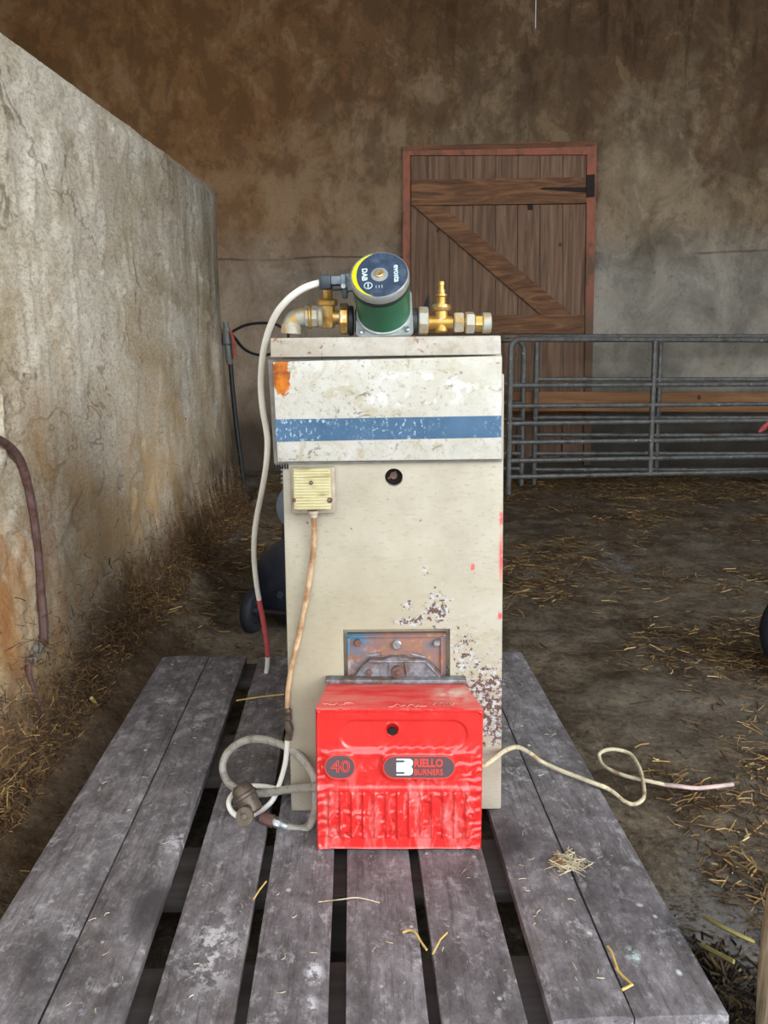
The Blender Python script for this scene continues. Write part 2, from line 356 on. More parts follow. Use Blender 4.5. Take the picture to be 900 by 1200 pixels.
# --- door timber
def doorwood(name, a, b, c_, axis):
    m = Mt(name, 0.7, spec=0.3); sc = (9, 9, 0.45) if axis == 'z' else (0.45, 9, 9)
    rnd = m.rand(); off = m.t.nodes.new('ShaderNodeVectorMath'); off.operation = 'ADD'
    cmb = m.t.nodes.new('ShaderNodeCombineXYZ')
    for k, f in enumerate((23.0, 0.0, 17.0)): m.L(m.math('MULTIPLY', rnd, f), cmb.inputs[k])
    m.L(m.co, off.inputs[0]); m.L(cmb.outputs[0], off.inputs[1]); V = off.outputs[0]
    g = m.noise(2.2, 4, 0.55, v=m.map(sc, v=V), dist=1.6); f = m.noise(9, 5, 0.65, v=m.map(sc, v=V))
    k = m.ramp(g, [(0.3, a), (0.5, b), (0.7, c_)])
    k = m.mix(m.math('MULTIPLY', m.st(f, 0.45, 0.33), 0.4), k, tuple(x * 0.45 for x in a[:3]) + (1,))
    kn = m.math('SUBTRACT', 1, m.st(m.voro(4.2, v=m.map((1.3, 1, 1.0), v=V)), 0.06, 0.1))
    k = m.mix(m.math('MULTIPLY', kn, 0.85), k, S(44, 28, 18))
    k = m.mix(m.rng(rnd, 0, 1, 0, 0.25), k, S(92, 62, 44))
    m.col(k).bump(f, 0.3, 0.004); return m.m
M_BRD = doorwood('door_board_timber', S(100, 76, 60), S(130, 102, 82), S(154, 124, 102), 'z')
M_LDG = doorwood('door_ledge_timber', S(92, 62, 42), S(118, 82, 56), S(150, 108, 74), 'x')
M_RAIL = doorwood('rail_timber', S(130, 88, 56), S(158, 112, 74), S(182, 138, 96), 'x')
m = Mt('red_washed_frame', 0.75)
m.col(m.mix(m.math('MAXIMUM', m.st(m.noise(7, 6, 0.7, v=m.map((1, 1, 0.5))), 0.46, 0.62), m.rng(m.xyz()[2], 1.6, 1.2)), S(166, 100, 80), S(108, 84, 66))).bump(m.noise(40, 4), 0.3, 0.004); M_FRM = m.m
M_IRON = plain('rusty_black_iron', S(46, 38, 36), 0.7, 0.4, 0.4, 60)
m = Mt('galvanised_tube', 0.55, 0.5)
n = m.noise(25, 5, 0.6)
k = m.ramp(n, [(0.3, S(92, 92, 90)), (0.7, S(132, 132, 130))])
k = m.mix(m.math('MULTIPLY', m.st(m.noise(9, 6, 0.7), 0.55, 0.66), 0.7), k, S(84, 70, 56))
k = m.mix(m.st(m.noise(31, 3), 0.70, 0.73), k, S(204, 204, 198)); m.col(k); M_GALV = m.m

# --- boiler paint (object coordinates are those of the boiler: x across, z up from the deck)
def chips(m, c, spots, dens=1.0):
    n = m.noise(120, 5, 0.7); n2 = m.noise(52, 7, 0.75, v=m.map(loc=(3, 5, 7)))
    tot = None
    for p, r0, r1, sc in spots:
        k = m.spot(p, r0, r1, sc); tot = k if tot is None else m.math('MAXIMUM', tot, k)
    prim = m.st(m.math('ADD', n2, m.math('MULTIPLY', tot, 0.19)), 0.665, 0.675)
    rust = m.st(m.math('ADD', m.math('ADD', m.math('MULTIPLY', n, 0.6), m.math('MULTIPLY', n2, 0.4)), m.math('MULTIPLY', tot, 0.145)), 0.635, 0.645)
    c = m.mix(prim, c, S(186, 190, 196))
    c = m.mix(rust, c, S(98, 74, 66)); return c
m = Mt('cream_stove_enamel', 0.5, spec=0.4)
n = m.noise(7, 6, 0.65); f = m.noise(120, 3, 0.6, v=m.map((0.6, 1, 1.6)))
c = m.ramp(n, [(0.3, S(160, 153, 137)), (0.55, S(178, 172, 156)), (0.75, S(188, 184, 174))])
c = m.mix(m.math('MULTIPLY', m.spot((-0.08, 0, 0.25), 0.05, 0.26, (1, 0.1, 0.8)), 0.45), c, S(162, 152, 122))
c = m.mix(m.math('MULTIPLY', m.st(m.noise(24, 5, 0.7, v=m.map((0.45, 1, 1.6)), dist=0.6), 0.55, 0.68), 0.26), c, S(150, 138, 112))
c = chips(m, c, [((0.076, 0, 0.380), 0.012, 0.055, (1.3, 0.1, 0.8)), ((0.172, 0, 0.205), 0.035, 0.095, (1.15, 0.1, 0.72)), ((0.125, 0, 0.30), 0.0, 0.06, (1.4, .1, 0.6)), ((0.03, 0, 0.362), 0.005, 0.035, (0.5, .1, 2.0)), ((0.022, 0, 0.384), 0.0, 0.022, (1, .1, 1)), ((0.055, 0, 0.452), 0.0, 0.016, (1, .1, .6))])
c = m.mix(m.st(m.noise(75, 3, 0.5, v=m.map(loc=(4, 2, 9))), 0.715, 0.735), c, S(104, 82, 60))
c = m.mix(m.math('MULTIPLY', m.st(f, 0.56, 0.68), m.rng(m.noise(4, 3), 0.4, 0.62, 0.08, 0.42)), c, S(128, 116, 94))
red = m.math('MAXIMUM', m.math('MULTIPLY', m.spot((0.140, 0, 0.455), 0.7, 1.0, (260, 60, 62)), m.st(m.noise(90, 3), 0.42, 0.48)), m.math('MULTIPLY', m.spot((0.190, 0, 0.475), 0.3, 1.0, (190, 60, 18)), m.st(m.noise(60, 3), 0.42, 0.5)))
red = m.math('MAXIMUM', red, m.math('MULTIPLY', m.spot((0.190, 0, 0.545), 0.3, 1.0, (190, 60, 40)), m.st(m.noise(70, 3), 0.45, 0.5)))
red = m.math('MAXIMUM', red, m.spot((0.189, 0, 0.368), 0.5, 1.0, (190, 60, 120)))
c = m.mix(red, c, S(205, 92, 92))
m.col(c).bump(n, 0.1, 0.004).bump(f, 0.08, 0.001); M_CREAM = m.m
m = Mt('dirty_white_enamel', 0.45, spec=0.4)
n = m.noise(9, 6, 0.65); 
c = m.ramp(n, [(0.28, S(178, 174, 158)), (0.5, S(196, 195, 188)), (0.7, S(212, 212, 210))])
c = m.mix(m.math('MULTIPLY', m.st(m.noise(130, 3, 0.7), 0.55, 0.66), m.rng(m.noise(5, 3), 0.4, 0.6, 0.2, 0.85)), c, S(138, 130, 114))
c = m.mix(m.math('MULTIPLY', m.st(m.noise(18, 7, 0.7, dist=1.5), 0.54, 0.64), 0.55), c, S(170, 160, 128))
c = m.mix(m.math('MULTIPLY', m.st(m.noise(26, 8, 0.78, v=m.map((0.7, 1, 1.3), loc=(8, 3, 1)), dist=1.2), 0.60, 0.64), 0.75), c, S(96, 84, 68))
c = m.mix(m.math('MULTIPLY', m.spot((0.03, 0, 0.775), 0.2, 1.0, (7, 0.2, 28)), m.st(m.noise(30, 3, 0.5, v=m.map(loc=(2, 2, 2))), 0.54, 0.58)), c, S(226, 228, 230))
c = m.mix(m.st(m.noise(45, 6, 0.7, v=m.map((1, 1, 1.4), loc=(5, 1, 3)), dist=0.8), 0.685, 0.70), c, S(88, 72, 56))
M_WHITE_pre = c
rv = m.map(rot=(0, R(-24), 0), loc=(0.0, 0, 0)); rn = m.noise(46, 6, 0.75, v=m.map((1, 1, 0.5), v=rv))
rsp = m.spot((-0.187, 0, 0.805), 0.0, 1.3, (36, 0.2, 19))
rp = m.st(m.math('ADD', m.math('MULTIPLY', rn, 0.8), m.math('MULTIPLY', rsp, 0.5)), 0.66, 0.69)
c = m.mix(rp, c, m.ramp(m.noise(60, 4), [(0.35, S(136, 66, 12)), (0.62, S(206, 120, 34))]))
m.col(c).bump(n, 0.1, 0.004); M_WHITE = m.m
m = Mt('rust_stained_lid_paint', 0.55)
n = m.noise(12, 6, 0.7, v=m.map((0.7, 1, 1)))
c = m.ramp(n, [(0.3, S(158, 148, 132)), (0.5, S(180, 175, 166)), (0.72, S(196, 194, 188))])
c = m.mix(m.math('MULTIPLY', m.st(m.noise(20, 7, 0.75), 0.5, 0.62), 0.45), c, S(140, 126, 104))
c = m.mix(m.st(m.noise(60, 6, 0.75), 0.62, 0.65), c, S(126, 84, 64))
c = m.mix(m.st(m.noise(24, 4, 0.7, v=m.map(loc=(2, 2, 2))), 0.64, 0.68), c, S(140, 112, 84)); m.col(c); M_LID = m.m
m = Mt('scuffed_blue_stripe', 0.5)
c = m.ramp(m.noise(14, 5), [(0.3, S(60, 92, 124)), (0.7, S(82, 114, 146))])
c = m.mix(m.math('MULTIPLY', m.st(m.noise(120, 4, 0.7, v=m.map((1.4, 1, 0.9))), 0.56, 0.64), m.rng(m.noise(6, 2), 0.38, 0.55)), c, S(178, 202, 216)); m.col(c); M_BLUE = m.m
M_DARK = plain('near_black_fill', S(28, 26, 25), 0.9)  # plain near-black fill for the round openings and hood tabs
M_GREYEDGE = plain('grey_primer_edge', S(128, 126, 122), 0.6)
m = Mt('blue_and_rust_plate', 0.75, 0.2)
c = m.ramp(m.noise(24, 6, 0.7, dist=0.5), [(0.32, S(110, 108, 116)), (0.46, S(134, 106, 102)), (0.54, S(150, 108, 86)), (0.64, S(164, 152, 152))])
c = m.mix(m.math('MULTIPLY', m.spot((-0.078, 0, 0.325), 0.3, 1.0, (22, 0.2, 15)), m.st(m.noise(40, 5), 0.40, 0.5)), c, S(78, 122, 152)); m.col(c).bump(m.noise(90, 4), 0.4, 0.003); M_RUSTPL = m.m
M_CAST = plain('grey_cast_metal', S(132, 132, 138), 0.55, 0.5, 0.4, 80, S(108, 92, 86), 0.5)
M_BOLT = plain('zinc_bolt', S(170, 176, 180), 0.4, 0.7, 0.35, 90, S(120, 108, 96))
M_RBOLT = plain('rusted_bolt', S(112, 84, 78), 0.7, 0.3, 0.3, 70)
m = Mt('yellowed_ribbed_plastic', 0.6)
c = m.ramp(m.noise(16, 5, 0.6), [(0.3, S(182, 172, 122)), (0.7, S(202, 196, 162))])
c = m.mix(m.math('MULTIPLY', m.st(m.noise(60, 5, 0.7, v=m.map((0.25, 1, 2))), 0.54, 0.62), 0.6), c, S(128, 112, 66)); m.col(c); M_JB = m.m
M_JBK = plain('grey_dusty_plastic', S(170, 160, 146), 0.7)
M_TAN = plain('grimy_tan_cable', S(196, 166, 132), 0.6, 0, 0.2, 50, S(150, 112, 80))
M_WCAB = plain('white_cable_sheath', S(248, 247, 240), 0.5, 0, 0.03, 40, None, 0)
M_DCAB = plain('dusty_cream_cable', S(206, 196, 168), 0.6, 0, 0.15, 60, S(156, 128, 92), 0.05)
M_PINK = plain('red_tape', S(206, 92, 96), 0.6, 0, 0.15, 60)
M_PALEPINK = plain('pale_pink_sheath', S(206, 180, 176), 0.6)
# --- burner
m = Mt('red_film_wrapped_steel', 0.3, spec=0.5)
c = m.ramp(m.noise(5, 4), [(0.3, S(212, 38, 36)), (0.7, S(228, 52, 49))])
fs = m.noise(26, 7, 0.72, v=m.map((1.6, 1, 0.55), rot=(0, R(38), 0)), dist=0.8)
m.col(m.mix(m.math('MULTIPLY', m.st(fs, 0.50, 0.66), m.math('ADD', m.rng(m.xyz()[2], 0.20, 0.10, 0.0, 0.75), 0.03, True)), c, S(244, 134, 132)))  # cloudy film with its whitish-pink glare painted in, strongest towards the bottom
wr = m.noise(34, 4, 0.6, v=m.map((1.2, 1, 0.5), rot=(0, 0.6, 0)), dist=1.2)
m.bump(wr, 0.25, 0.004); m.b.inputs['Coat Weight'].default_value = 0.6; m.b.inputs['Coat Roughness'].default_value = 0.15; M_RED = m.m
m = Mt('dusty_red_steel', 0.6)
d = m.math('MULTIPLY', m.st(m.noise(9, 6, 0.7, v=m.map((0.5, 2.5, 1))), 0.40, 0.66), 0.75)
c = m.mix(d, S(196, 42, 42), S(190, 128, 118))
c = m.mix(m.math('MULTIPLY', m.spot((0.095, 0.06, 0), 0.2, 1, (20, 24, 0)), m.st(m.noise(40, 5), 0.36, 0.6)), c, S(196, 172, 158)); m.col(c); M_REDTOP = m.m
M_BADGE = plain('charcoal_badge', S(92, 78, 84), 0.4, 0, 0.06, 30, None, 0)
M_BADRED = plain('badge_red_print', S(232, 74, 62), 0.5, 0, 0.03, 30, None, 0)
M_BADWHT = plain('badge_white_print', S(222, 240, 242), 0.4, 0, 0.03, 30, None, 0)
M_HOSE = plain('grey_rubber_hose', S(172, 170, 162), 0.55, 0.1, 0.14, 120, S(146, 136, 126))
M_FILT = plain('greasy_filter_metal', S(104, 94, 84), 0.5, 0.4, 0.3, 50, S(74, 62, 54))
# --- pump
m = Mt('aged_brass', 0.42, 0.75)
c = m.ramp(m.noise(40, 5), [(0.3, S(168, 124, 58)), (0.7, S(218, 182, 104))])
c = m.mix(m.st(m.noise(60, 5, 0.7), 0.54, 0.64), c, S(196, 188, 168)); m.col(c); M_BRASS = m.m
m = Mt('limescaled_brass', 0.6, 0.4)
c = m.mix(m.st(m.noise(50, 5, 0.7), 0.38, 0.54), S(190, 156, 92), S(178, 178, 170)); m.col(c).bump(m.noise(120, 3), 0.4, 0.002); M_SCALE = m.m
M_GREEN = plain('green_pump_enamel', S(42, 100, 74), 0.35, 0.0, 0.12, 20, None, 0)
M_ALU = plain('cast_aluminium', S(172, 178, 178), 0.45, 0.5, 0.15, 90)
M_NAVY = plain('navy_face_print', S(52, 66, 88), 0.45, 0, 0.2, 60, S(78, 92, 112), 0)
M_YEL = plain('yellow_face_print', S(240, 236, 20), 0.5, 0, 0.03, 30, None, 0)
M_LTXT = plain('pale_face_print', S(196, 214, 218), 0.5, 0, 0.05, 30, None, 0)
M_BLK = plain('black_pump_casting', S(38, 40, 44), 0.5, 0, 0.3, 40, S(66, 66, 68))
M_CONN = plain('grey_connector_plastic', S(120, 132, 146), 0.5, 0, 0.2, 60, S(80, 88, 98))
M_BLKPL = plain('black_gland_plastic', S(48, 58, 68), 0.4, 0, 0.15, 30)
# --- odds
M_TANK = plain('navy_black_tank_paint', S(30, 36, 50), 0.45, 0, 0.25, 30, S(44, 46, 52), 0)
M_RUB = plain('black_rubber', S(30, 34, 42), 0.7, 0, 0.25, 50)
M_MOT = plain('grey_motor_cowl', S(120, 132, 146), 0.4, 0.1, 0.12, 30)
M_ALUM = plain('bright_finned_alloy', S(160, 166, 168), 0.4, 0.6, 0.2, 60)
M_RROD = plain('brown_rusted_pipe', S(112, 88, 86), 0.75, 0.2, 0.3, 60, S(92, 60, 48), 0.4)
M_HPIPE = plain('black_water_pipe', S(34, 38, 44), 0.5, 0, 0.2, 30)
M_GCOUP = plain('grey_pipe_coupling', S(120, 124, 120), 0.6, 0.3, 0.25, 60)
M_REDPT = plain('faded_red_twine', S(160, 84, 74), 0.8)
m = Mt('pale_weathered_stake', 0.85)
f = m.noise(14, 6, 0.7, v=m.map((4, 4, 0.5)))
m.col(m.ramp(f, [(0.3, S(122, 104, 80)), (0.5, S(176, 160, 134)), (0.7, S(206, 196, 176))])).bump(f, 0.8, 0.02); M_STAKE = m.m
m = Mt('dry_straw', 0.7)
m.col(m.ramp(m.rand('island'), [(0.0, S(48, 36, 24)), (0.45, S(84, 62, 38)), (0.8, S(122, 94, 54)), (0.96, S(170, 138, 84)), (1.0, S(216, 194, 136))])); M_STRAW = m.m
m = Mt('muddy_straw', 0.85)
m.col(m.ramp(m.rand('island'), [(0.0, S(56, 41, 28)), (0.6, S(98, 73, 47)), (0.92, S(134, 104, 66)), (1.0, S(190, 158, 100))])); M_MUDS = m.m
m = Mt('rotten_straw', 0.85)
m.col(m.ramp(m.rand('island'), [(0.0, S(22, 19, 17)), (0.6, S(48, 38, 28)), (0.92, S(82, 64, 42)), (1.0, S(130, 108, 66))])); M_ROT = m.m
M_YSTRAW = plain('golden_straw', S(206, 176, 104), 0.7, 0, 0.2, 60, None, 0)
m = Mt('corrugated_roof_sheet', 0.8); m.col(m.ramp(m.noise(3, 4), [(0.3, S(92, 88, 82)), (0.7, S(126, 122, 114))])); M_ROOF = m.m

# ================================================================== the setting
# floor: uneven trodden muck, banked up against the side partition
PAL_C = None
def part_x(y): return -0.825 - 0.0108 * (y - 1.65)                  # foot line of the side partition
def floor_z(x, y):
    x = np.asarray(x, float); y = np.asarray(y, float)
    z = 0.05 * fbm(x * 1.3, y * 1.3, 3, 3) + 0.03 * fbm(x * 6, y * 6, 11, 4) + 0.012 * fbm(x * 25, y * 25, 19, 3)
    d = x - part_x(y)
    b = np.clip(1 - (d + 0.02) / 0.36, 0, 1) ** 1.6 * (0.16 + 0.20 * fbm(x * 4, y * 4, 31, 4)) * sstep(6.0, 4.2, y)
    pad = sstep(0.10, 0.0, np.maximum(np.abs(x + 0.02) - 0.56, np.abs(y - 1.5) - 0.68))     # flat under the pallet
    z = z - 0.012
    z = np.where(d < 0, z, z + b)
    lim = np.where(x > -0.62, -0.004, z)
    return z * (1 - pad) + np.minimum(z, lim) * pad
xs = np.concatenate([np.linspace(-9, -1.0, 14)[:-1], np.arange(-1.0, 0.6, 0.02), np.arange(0.6, 3.6, 0.022), np.linspace(3.6, 12, 14)])
ys = np.concatenate([np.linspace(-16, 0.6, 24)[:-1], np.arange(0.6, 3.2, 0.02), np.arange(3.2, 6.8, 0.04), np.linspace(6.8, 9, 4)])
XX, YY = np.meshgrid(xs, ys); ZZ = floor_z(XX, YY)
V = np.stack([XX.ravel(), YY.ravel(), ZZ.ravel()], 1); nx, ny = len(xs), len(ys)
I = np.arange(nx * ny).reshape(ny, nx)
F = np.stack([I[:-1, :-1].ravel(), I[:-1, 1:].ravel(), I[1:, 1:].ravel(), I[1:, :-1].ravel()], 1)
struct(pyobj('floor', V.tolist(), F.tolist(), M_MUCK, smooth=180))

# rear wall, with a doorway-sized recess behind the door left solid
def rear_wall():
    xs = np.linspace(-6.2, 8.2, 220); zs = np.linspace(-0.1, 6.3, 100)
    A, B = np.meshgrid(xs, zs); y = wall_y(A) - 0.03 * fbm(A * 1.2, B * 1.2, 5, 4) - 0.01 * fbm(A * 7, B * 7, 8, 3)
    y = y - 0.012 * sstep(1.80, 1.77, B + 0.03 * fbm(A * 2, B * 0, 3))
    v = np.stack([A.ravel(), y.ravel(), B.ravel()], 1).tolist(); n1, n0 = A.shape; I = np.arange(n1 * n0).reshape(n1, n0)
    f = np.stack([I[:-1, :-1].ravel(), I[:-1, 1:].ravel(), I[1:, 1:].ravel(), I[1:, :-1].ravel()], 1).tolist()
    k = len(v)
    v += [(x_, wall_y(x_) + 0.25, z_) for x_, z_ in ((-6.2, -0.1), (8.2, -0.1), (8.2, 6.3), (-6.2, 6.3))]
    f.append([k + 3, k + 2, k + 1, k])
    struct(pyobj('wall_back', v, f, M_WALL, smooth=180))
rear_wall()
EAVE_Y = -1.5
for nm, x0, x1 in (('wall_right', 8.0, 8.25), ('wall_left_outer', -6.25, -6.0)):
    b = NB(); prism(b, [(x0, EAVE_Y + 0.1, -0.1), (x0, 7.6, -0.1), (x0, 7.6, 6.12), (x0, EAVE_Y + 0.1, 4.2)], (x1 - x0, 0, 0)); struct(obj(nm, b, M_WALL))
EAVE_Y = -1.5
b = NB(); hexa(b, [(-6.4, EAVE_Y, 4.2), (8.4, EAVE_Y, 4.2), (8.4, EAVE_Y, 4.26), (-6.4, EAVE_Y, 4.26)], [(-6.4, 7.8, 6.2), (8.4, 7.8, 6.2), (8.4, 7.8, 6.26), (-6.4, 7.8, 6.26)])
struct(obj('ceiling', b, M_ROOF))

# side partition: thick slurry-coated concrete, free-standing, battered, top edge dropping towards us
def partition():
    ysr = np.concatenate([np.linspace(-0.6, 1.0, 24)[:-1], np.arange(1.0, 4.53, 0.014), [4.53]])
    ts = np.linspace(0, 1, 170)
    S_, T_ = np.meshgrid(ysr, ts, indexing='ij')
    ztop = 1.905 - (4.53 - S_) * 0.056
    xb = part_x(S_); xt = -0.966 + 0.0117 * (4.53 - S_)
    z = -0.05 + (ztop + 0.05) * T_
    x = xb + (xt - xb) * (1 - (1 - T_) ** 2)
    w1 = fbm(S_ * 1.5 + 3, z * 1.1, 41, 4); w2 = fbm(S_ * 3, z * 4.5, 47, 4)
    h = 0.024 * w1 + 0.006 * w2 + 0.007 * fbm(S_ * 9, z * 14, 53, 4) + 0.004 * fbm(S_ * 70, z * 60, 57, 2)
    for q, (a, bq, lv) in enumerate(((0.9, 0.9, 0.03), (1.3, 1.3, -0.05), (0.7, 0.8, 0.08), (1.6, 1.4, 0.10), (2.2, 1.5, 0.02))):  # edges of successive coats of slurry
        nn = fbm(S_ * a + 9 * q + 0.3 * w2, z * bq + 5 * q + 0.25 * w1, 61 + q, 5)
        h += 0.006 * sstep(lv, lv + 0.012, nn)
    rid = np.abs(fbm(S_ * 5, z * 0.45, 77, 3)); h += 0.007 * sstep(0.016, 0.0, rid) * sstep(0.5, 1.2, z)        # run-down ridges
    crk = np.abs(fbm(S_ * 1.6 + 20, z * 1.3, 83, 5)); h -= 0.006 * sstep(0.006, 0.0, crk)
    h = h * sstep(4.6, 4.2, S_) 
    cz, cy = P(8, 485, 1.72).z, 1.72
    dd = np.sqrt(((S_ - cy) / 0.06) ** 2 + ((z - cz) / 0.11) ** 2)
    h += -0.03 * sstep(1.0, 0.6, dd) + 0.012 * np.exp(-((dd - 1.15) / 0.2) ** 2)                                 # broken-out hollow
    h += 0.07 * sstep(0.35, 0.0, z) * (0.4 + fbm(S_ * 5, z * 5, 91, 4)) * 0.6
    edge = sstep(0.97, 1.0, T_); h = h * (1 - 0.6 * edge) - 0.003 * edge
    x = x + h
    yv = S_ + 0.02 * fbm(z * 3, z * 0 + 2, 5, 3) * sstep(4.3, 4.53, S_)
    thick = 0.17
    n0, n1 = S_.shape
    rows = []
    v = []
    for i in range(n0):
        r = []
        for j in range(n1): r.append(len(v)); v.append((x[i, j], yv[i, j], z[i, j]))
        zt = z[i, -1] + 0.006 * float(fbm(ysr[i] * 9, 0.5, 13, 3))
        for px, pz in ((x[i, -1] - 0.02, zt + 0.012), (x[i, -1] - 0.09, zt + 0.016), (x[i, -1] - thick, zt + 0.004), (x[i, -1] - thick - 0.05, -0.05)):
            r.append(len(v)); v.append((px, yv[i, -1], pz))
        rows.append(r)
    f = []
    for A, B in zip(rows, rows[1:]):
        for j in range(len(A) - 1): f.append((A[j], A[j + 1], B[j + 1], B[j]))
    f.append(rows[-1]); f.append(rows[0][::-1])
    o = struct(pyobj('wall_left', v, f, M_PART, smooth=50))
    return o
partition()

# ------------------------------------------------------------------ stable door in the rear wall
TH = math.atan(WS)
def on_wall(pts, d0, d1, mat, name, parent, bev=0.0):
    """board given by its outline in pixels, standing d0..d1 in front of the wall"""
    b = NB(); A = [Wp(u, v, d1) for u, v in pts]
    ext = Vector((-math.sin(TH) * 0 - WS * 0, 1, 0)) * (d1 - d0)
    prism(b, A, ext); 
    return obj(name, b, mat, parent, smooth=30)
def door(name, label):
    o = bpy.data.objects.new(name, None); COL.objects.link(o); o['kind'] = 'structure'; o['label'] = label
    o.location = Wp(590, 500, 0.0); o.location.z = 0
    return o
d1 = door('door_1', 'upper leaf of a brown timber stable door in the rear wall')
d2 = door('door_2', 'lower leaf of the brown stable door behind the hurdles')
BX = [481.5, 502, 527, 554, 581, 607, 633, 660, 688]
for a, b_ in zip(BX, BX[1:]):
    t0 = 180 + random.uniform(0, 1.2)
    on_wall([(a + 0.35, t0), (b_ - 0.35, t0 - 0.6), (b_ - 0.9, 389), (a - 0.0, 389)], -0.01 + random.uniform(0, .004), 0.026 + random.uniform(0, .005), M_BRD, 'board', d1)
    on_wall([(a + 0.35, 392.5), (b_ - 1.2, 392.5), (b_ - 2.5 - random.uniform(0, 1), 538 + random.uniform(-6, 4)), (a - 0.8, 540)], -0.01, 0.024 + random.uniform(0, .005), M_BRD, 'board', d2)
on_wall([(482, 210.5), (688, 207.5), (687.5, 238), (482, 240.5)], 0.031, 0.062, M_LDG, 'ledge', d1)
on_wall([(482, 369.5), (685.5, 368.5), (685, 390.5), (482, 391)], 0.031, 0.062, M_LDG, 'ledge', d1)
on_wall([(484.5, 241), (518, 240.5), (671, 368.4), (634, 368.8)], 0.031, 0.060, M_LDG, 'brace', d1)
on_wall([(482, 462), (686, 461), (686, 484), (482, 485)], 0.029, 0.058, M_LDG, 'ledge', d2)
hg = on_wall([(690, 219.5), (690, 225.5), (638, 222.2), (632, 221), (638, 219.4)], 0.062, 0.070, M_IRON, 'hinge_strap', d1)
on_wall([(687.5, 205), (697, 204), (697, 230), (687.5, 231)], 0.055, 0.075, M_IRON, 'hinge_plate', d1)
on_wall([(618.5, 239.5), (624.5, 239.2), (624.5, 245.5), (619, 246)], 0.030, 0.042, M_IRON, 'hole_shade_block', d1)  # dark block standing in for the shaded hole below the ledge
fr = bpy.data.objects.new('trim_1', None); COL.objects.link(fr); fr['kind'] = 'structure'; fr['label'] = 'red-washed timber frame around the stable door'
fr.location = d1.location
on_wall([(472.3, 175), (480.8, 181), (480.0, 545), (472.0, 545)], -0.02, 0.055, M_FRM, 'jamb', fr)
on_wall([(688.5, 176), (699.5, 166.5), (692, 545), (684, 545)], -0.02, 0.055, M_FRM, 'jamb', fr)
on_wall([(472.3, 174.5), (699.5, 166), (690, 181.2), (481, 182)], -0.02, 0.050, M_FRM, 'head', fr)
on_wall([(471, 171.5), (700, 164.5), (700, 171), (472, 176.5)], -0.02, 0.058, M_LDG, 'head_cap', fr)

# ================================================================== sheep hurdles
def hurdle(label, x0, x1, y0, y1, zs, uprights, flip=False, r=0.0195, extra=None, feet=0.0):
    """tubular hurdle from (x0,y0) to (x1,y1): a bent frame, straight rails, uprights"""
    t = thing('sheep_hurdle', label, 'gate', (x0, y0, 0), group='galvanised hurdles in front of the rear wall')
    a = Vector((x0, y0, 0)); e = Vector((x1 - x0, y1 - y0, 0)); d = e.normalized(); L = e.length
    at = lambda s, z: a + d * s + Vector((0, 0, z))
    rc = 0.07; top = zs[0]; low = zs[-1]
    pts = [at(0, feet), at(0, top - rc)] + [at(rc - rc * math.cos(q), top - rc + rc * math.sin(q)) for q in (R(18), R(36), R(54), R(72))] + [at(rc, top), at(L / 2, top), at(L - rc, top)]
    pts += [at(L - rc + rc * math.sin(q), top - rc + rc * math.cos(q)) for q in (R(18), R(36), R(54), R(72))] + [at(L, top - rc), at(L, feet)]
    b = NB(); tube(b, pts, r, 10); obj('frame', b, M_GALV, t)
    for z in zs[1:]:
        b = NB(); tube(b, [at(0.005, z), at(L * 0.5, z + random.uniform(-.003, .003)), at(L - 0.005, z)], r * 0.88, 10); obj('rail', b, M_GALV, t)
    for s in uprights:
        b = NB(); tube(b, [at(s, low - 0.01), at(s, top)], r * 0.95, 10); obj('upright', b, M_GALV, t)
    return t
zfront = [P(600, v, 5.3).z for v in (397.5, 452, 476, 496.5, 518.5, 540, 559)]
pl, pr = P(597, 500, 5.3), P(900, 500, 5.55)
ext = 1.25
ex = pl.x + (pr.x - pl.x) * ext; ey = 5.3 + 0.25 * ext
hurdle('nearest galvanised hurdle, its rounded end post just right of the cream boiler', pl.x, ex, 5.3, ey, zfront, [P(765.5, 500, 5.43).x - pl.x], feet=-0.02)
Yb = 5.72
zback = [P(630, v, Yb).z for v in (394.5, 444.5, 489.5, 509.5, 531.5, 550.5)]
bl = P(627, 500, Yb)
hurdle('rear galvanised hurdle in line with the door, seen through the nearest one', bl.x, 3.3, Yb, Yb - 0.02, zback, [P(770, 500, Yb).x - bl.x], feet=-0.02)
br = P(612, 500, Yb - 0.03)
hurdle('galvanised hurdle mostly hidden behind the boiler, its end post beside the door', -0.60, br.x, Yb + 0.06, Yb - 0.03, zfront[0:1] + [z * 0.995 for z in zfront[1:]], [0.9], feet=-0.02)
b = NB(); 
pa, pb, pc, pd = P(598, 459, 5.76), P(915, 460, 5.76), P(915, 483, 5.76), P(598, 481.5, 5.76)
prism(b, [pa, pb + Vector((0.3, 0, 0)), pc + Vector((0.3, 0, 0)), pd], (0, 0.03, 0))
tag(obj('timber_rail', b, M_RAIL), 'long orange-brown timber board tied along the back of the hurdles', 'board')
b = NB(); q = P(896, 503, 5.53)
tube(b, [q + Vector((-0.05, -0.02, -0.02)), q + Vector((-0.02, -0.03, 0.015)), q + Vector((0.01, -0.02, 0.045)), q + Vector((0.03, -0.015, 0.01)), q + Vector((0.07, -0.01, 0.02))], 0.016, 8, [0.010, 0.02, 0.016, 0.024, 0.014])
tag(obj('red_twine_knot', b, M_PINK), 'small red twine knot on the hurdle at the right picture edge', 'twine')

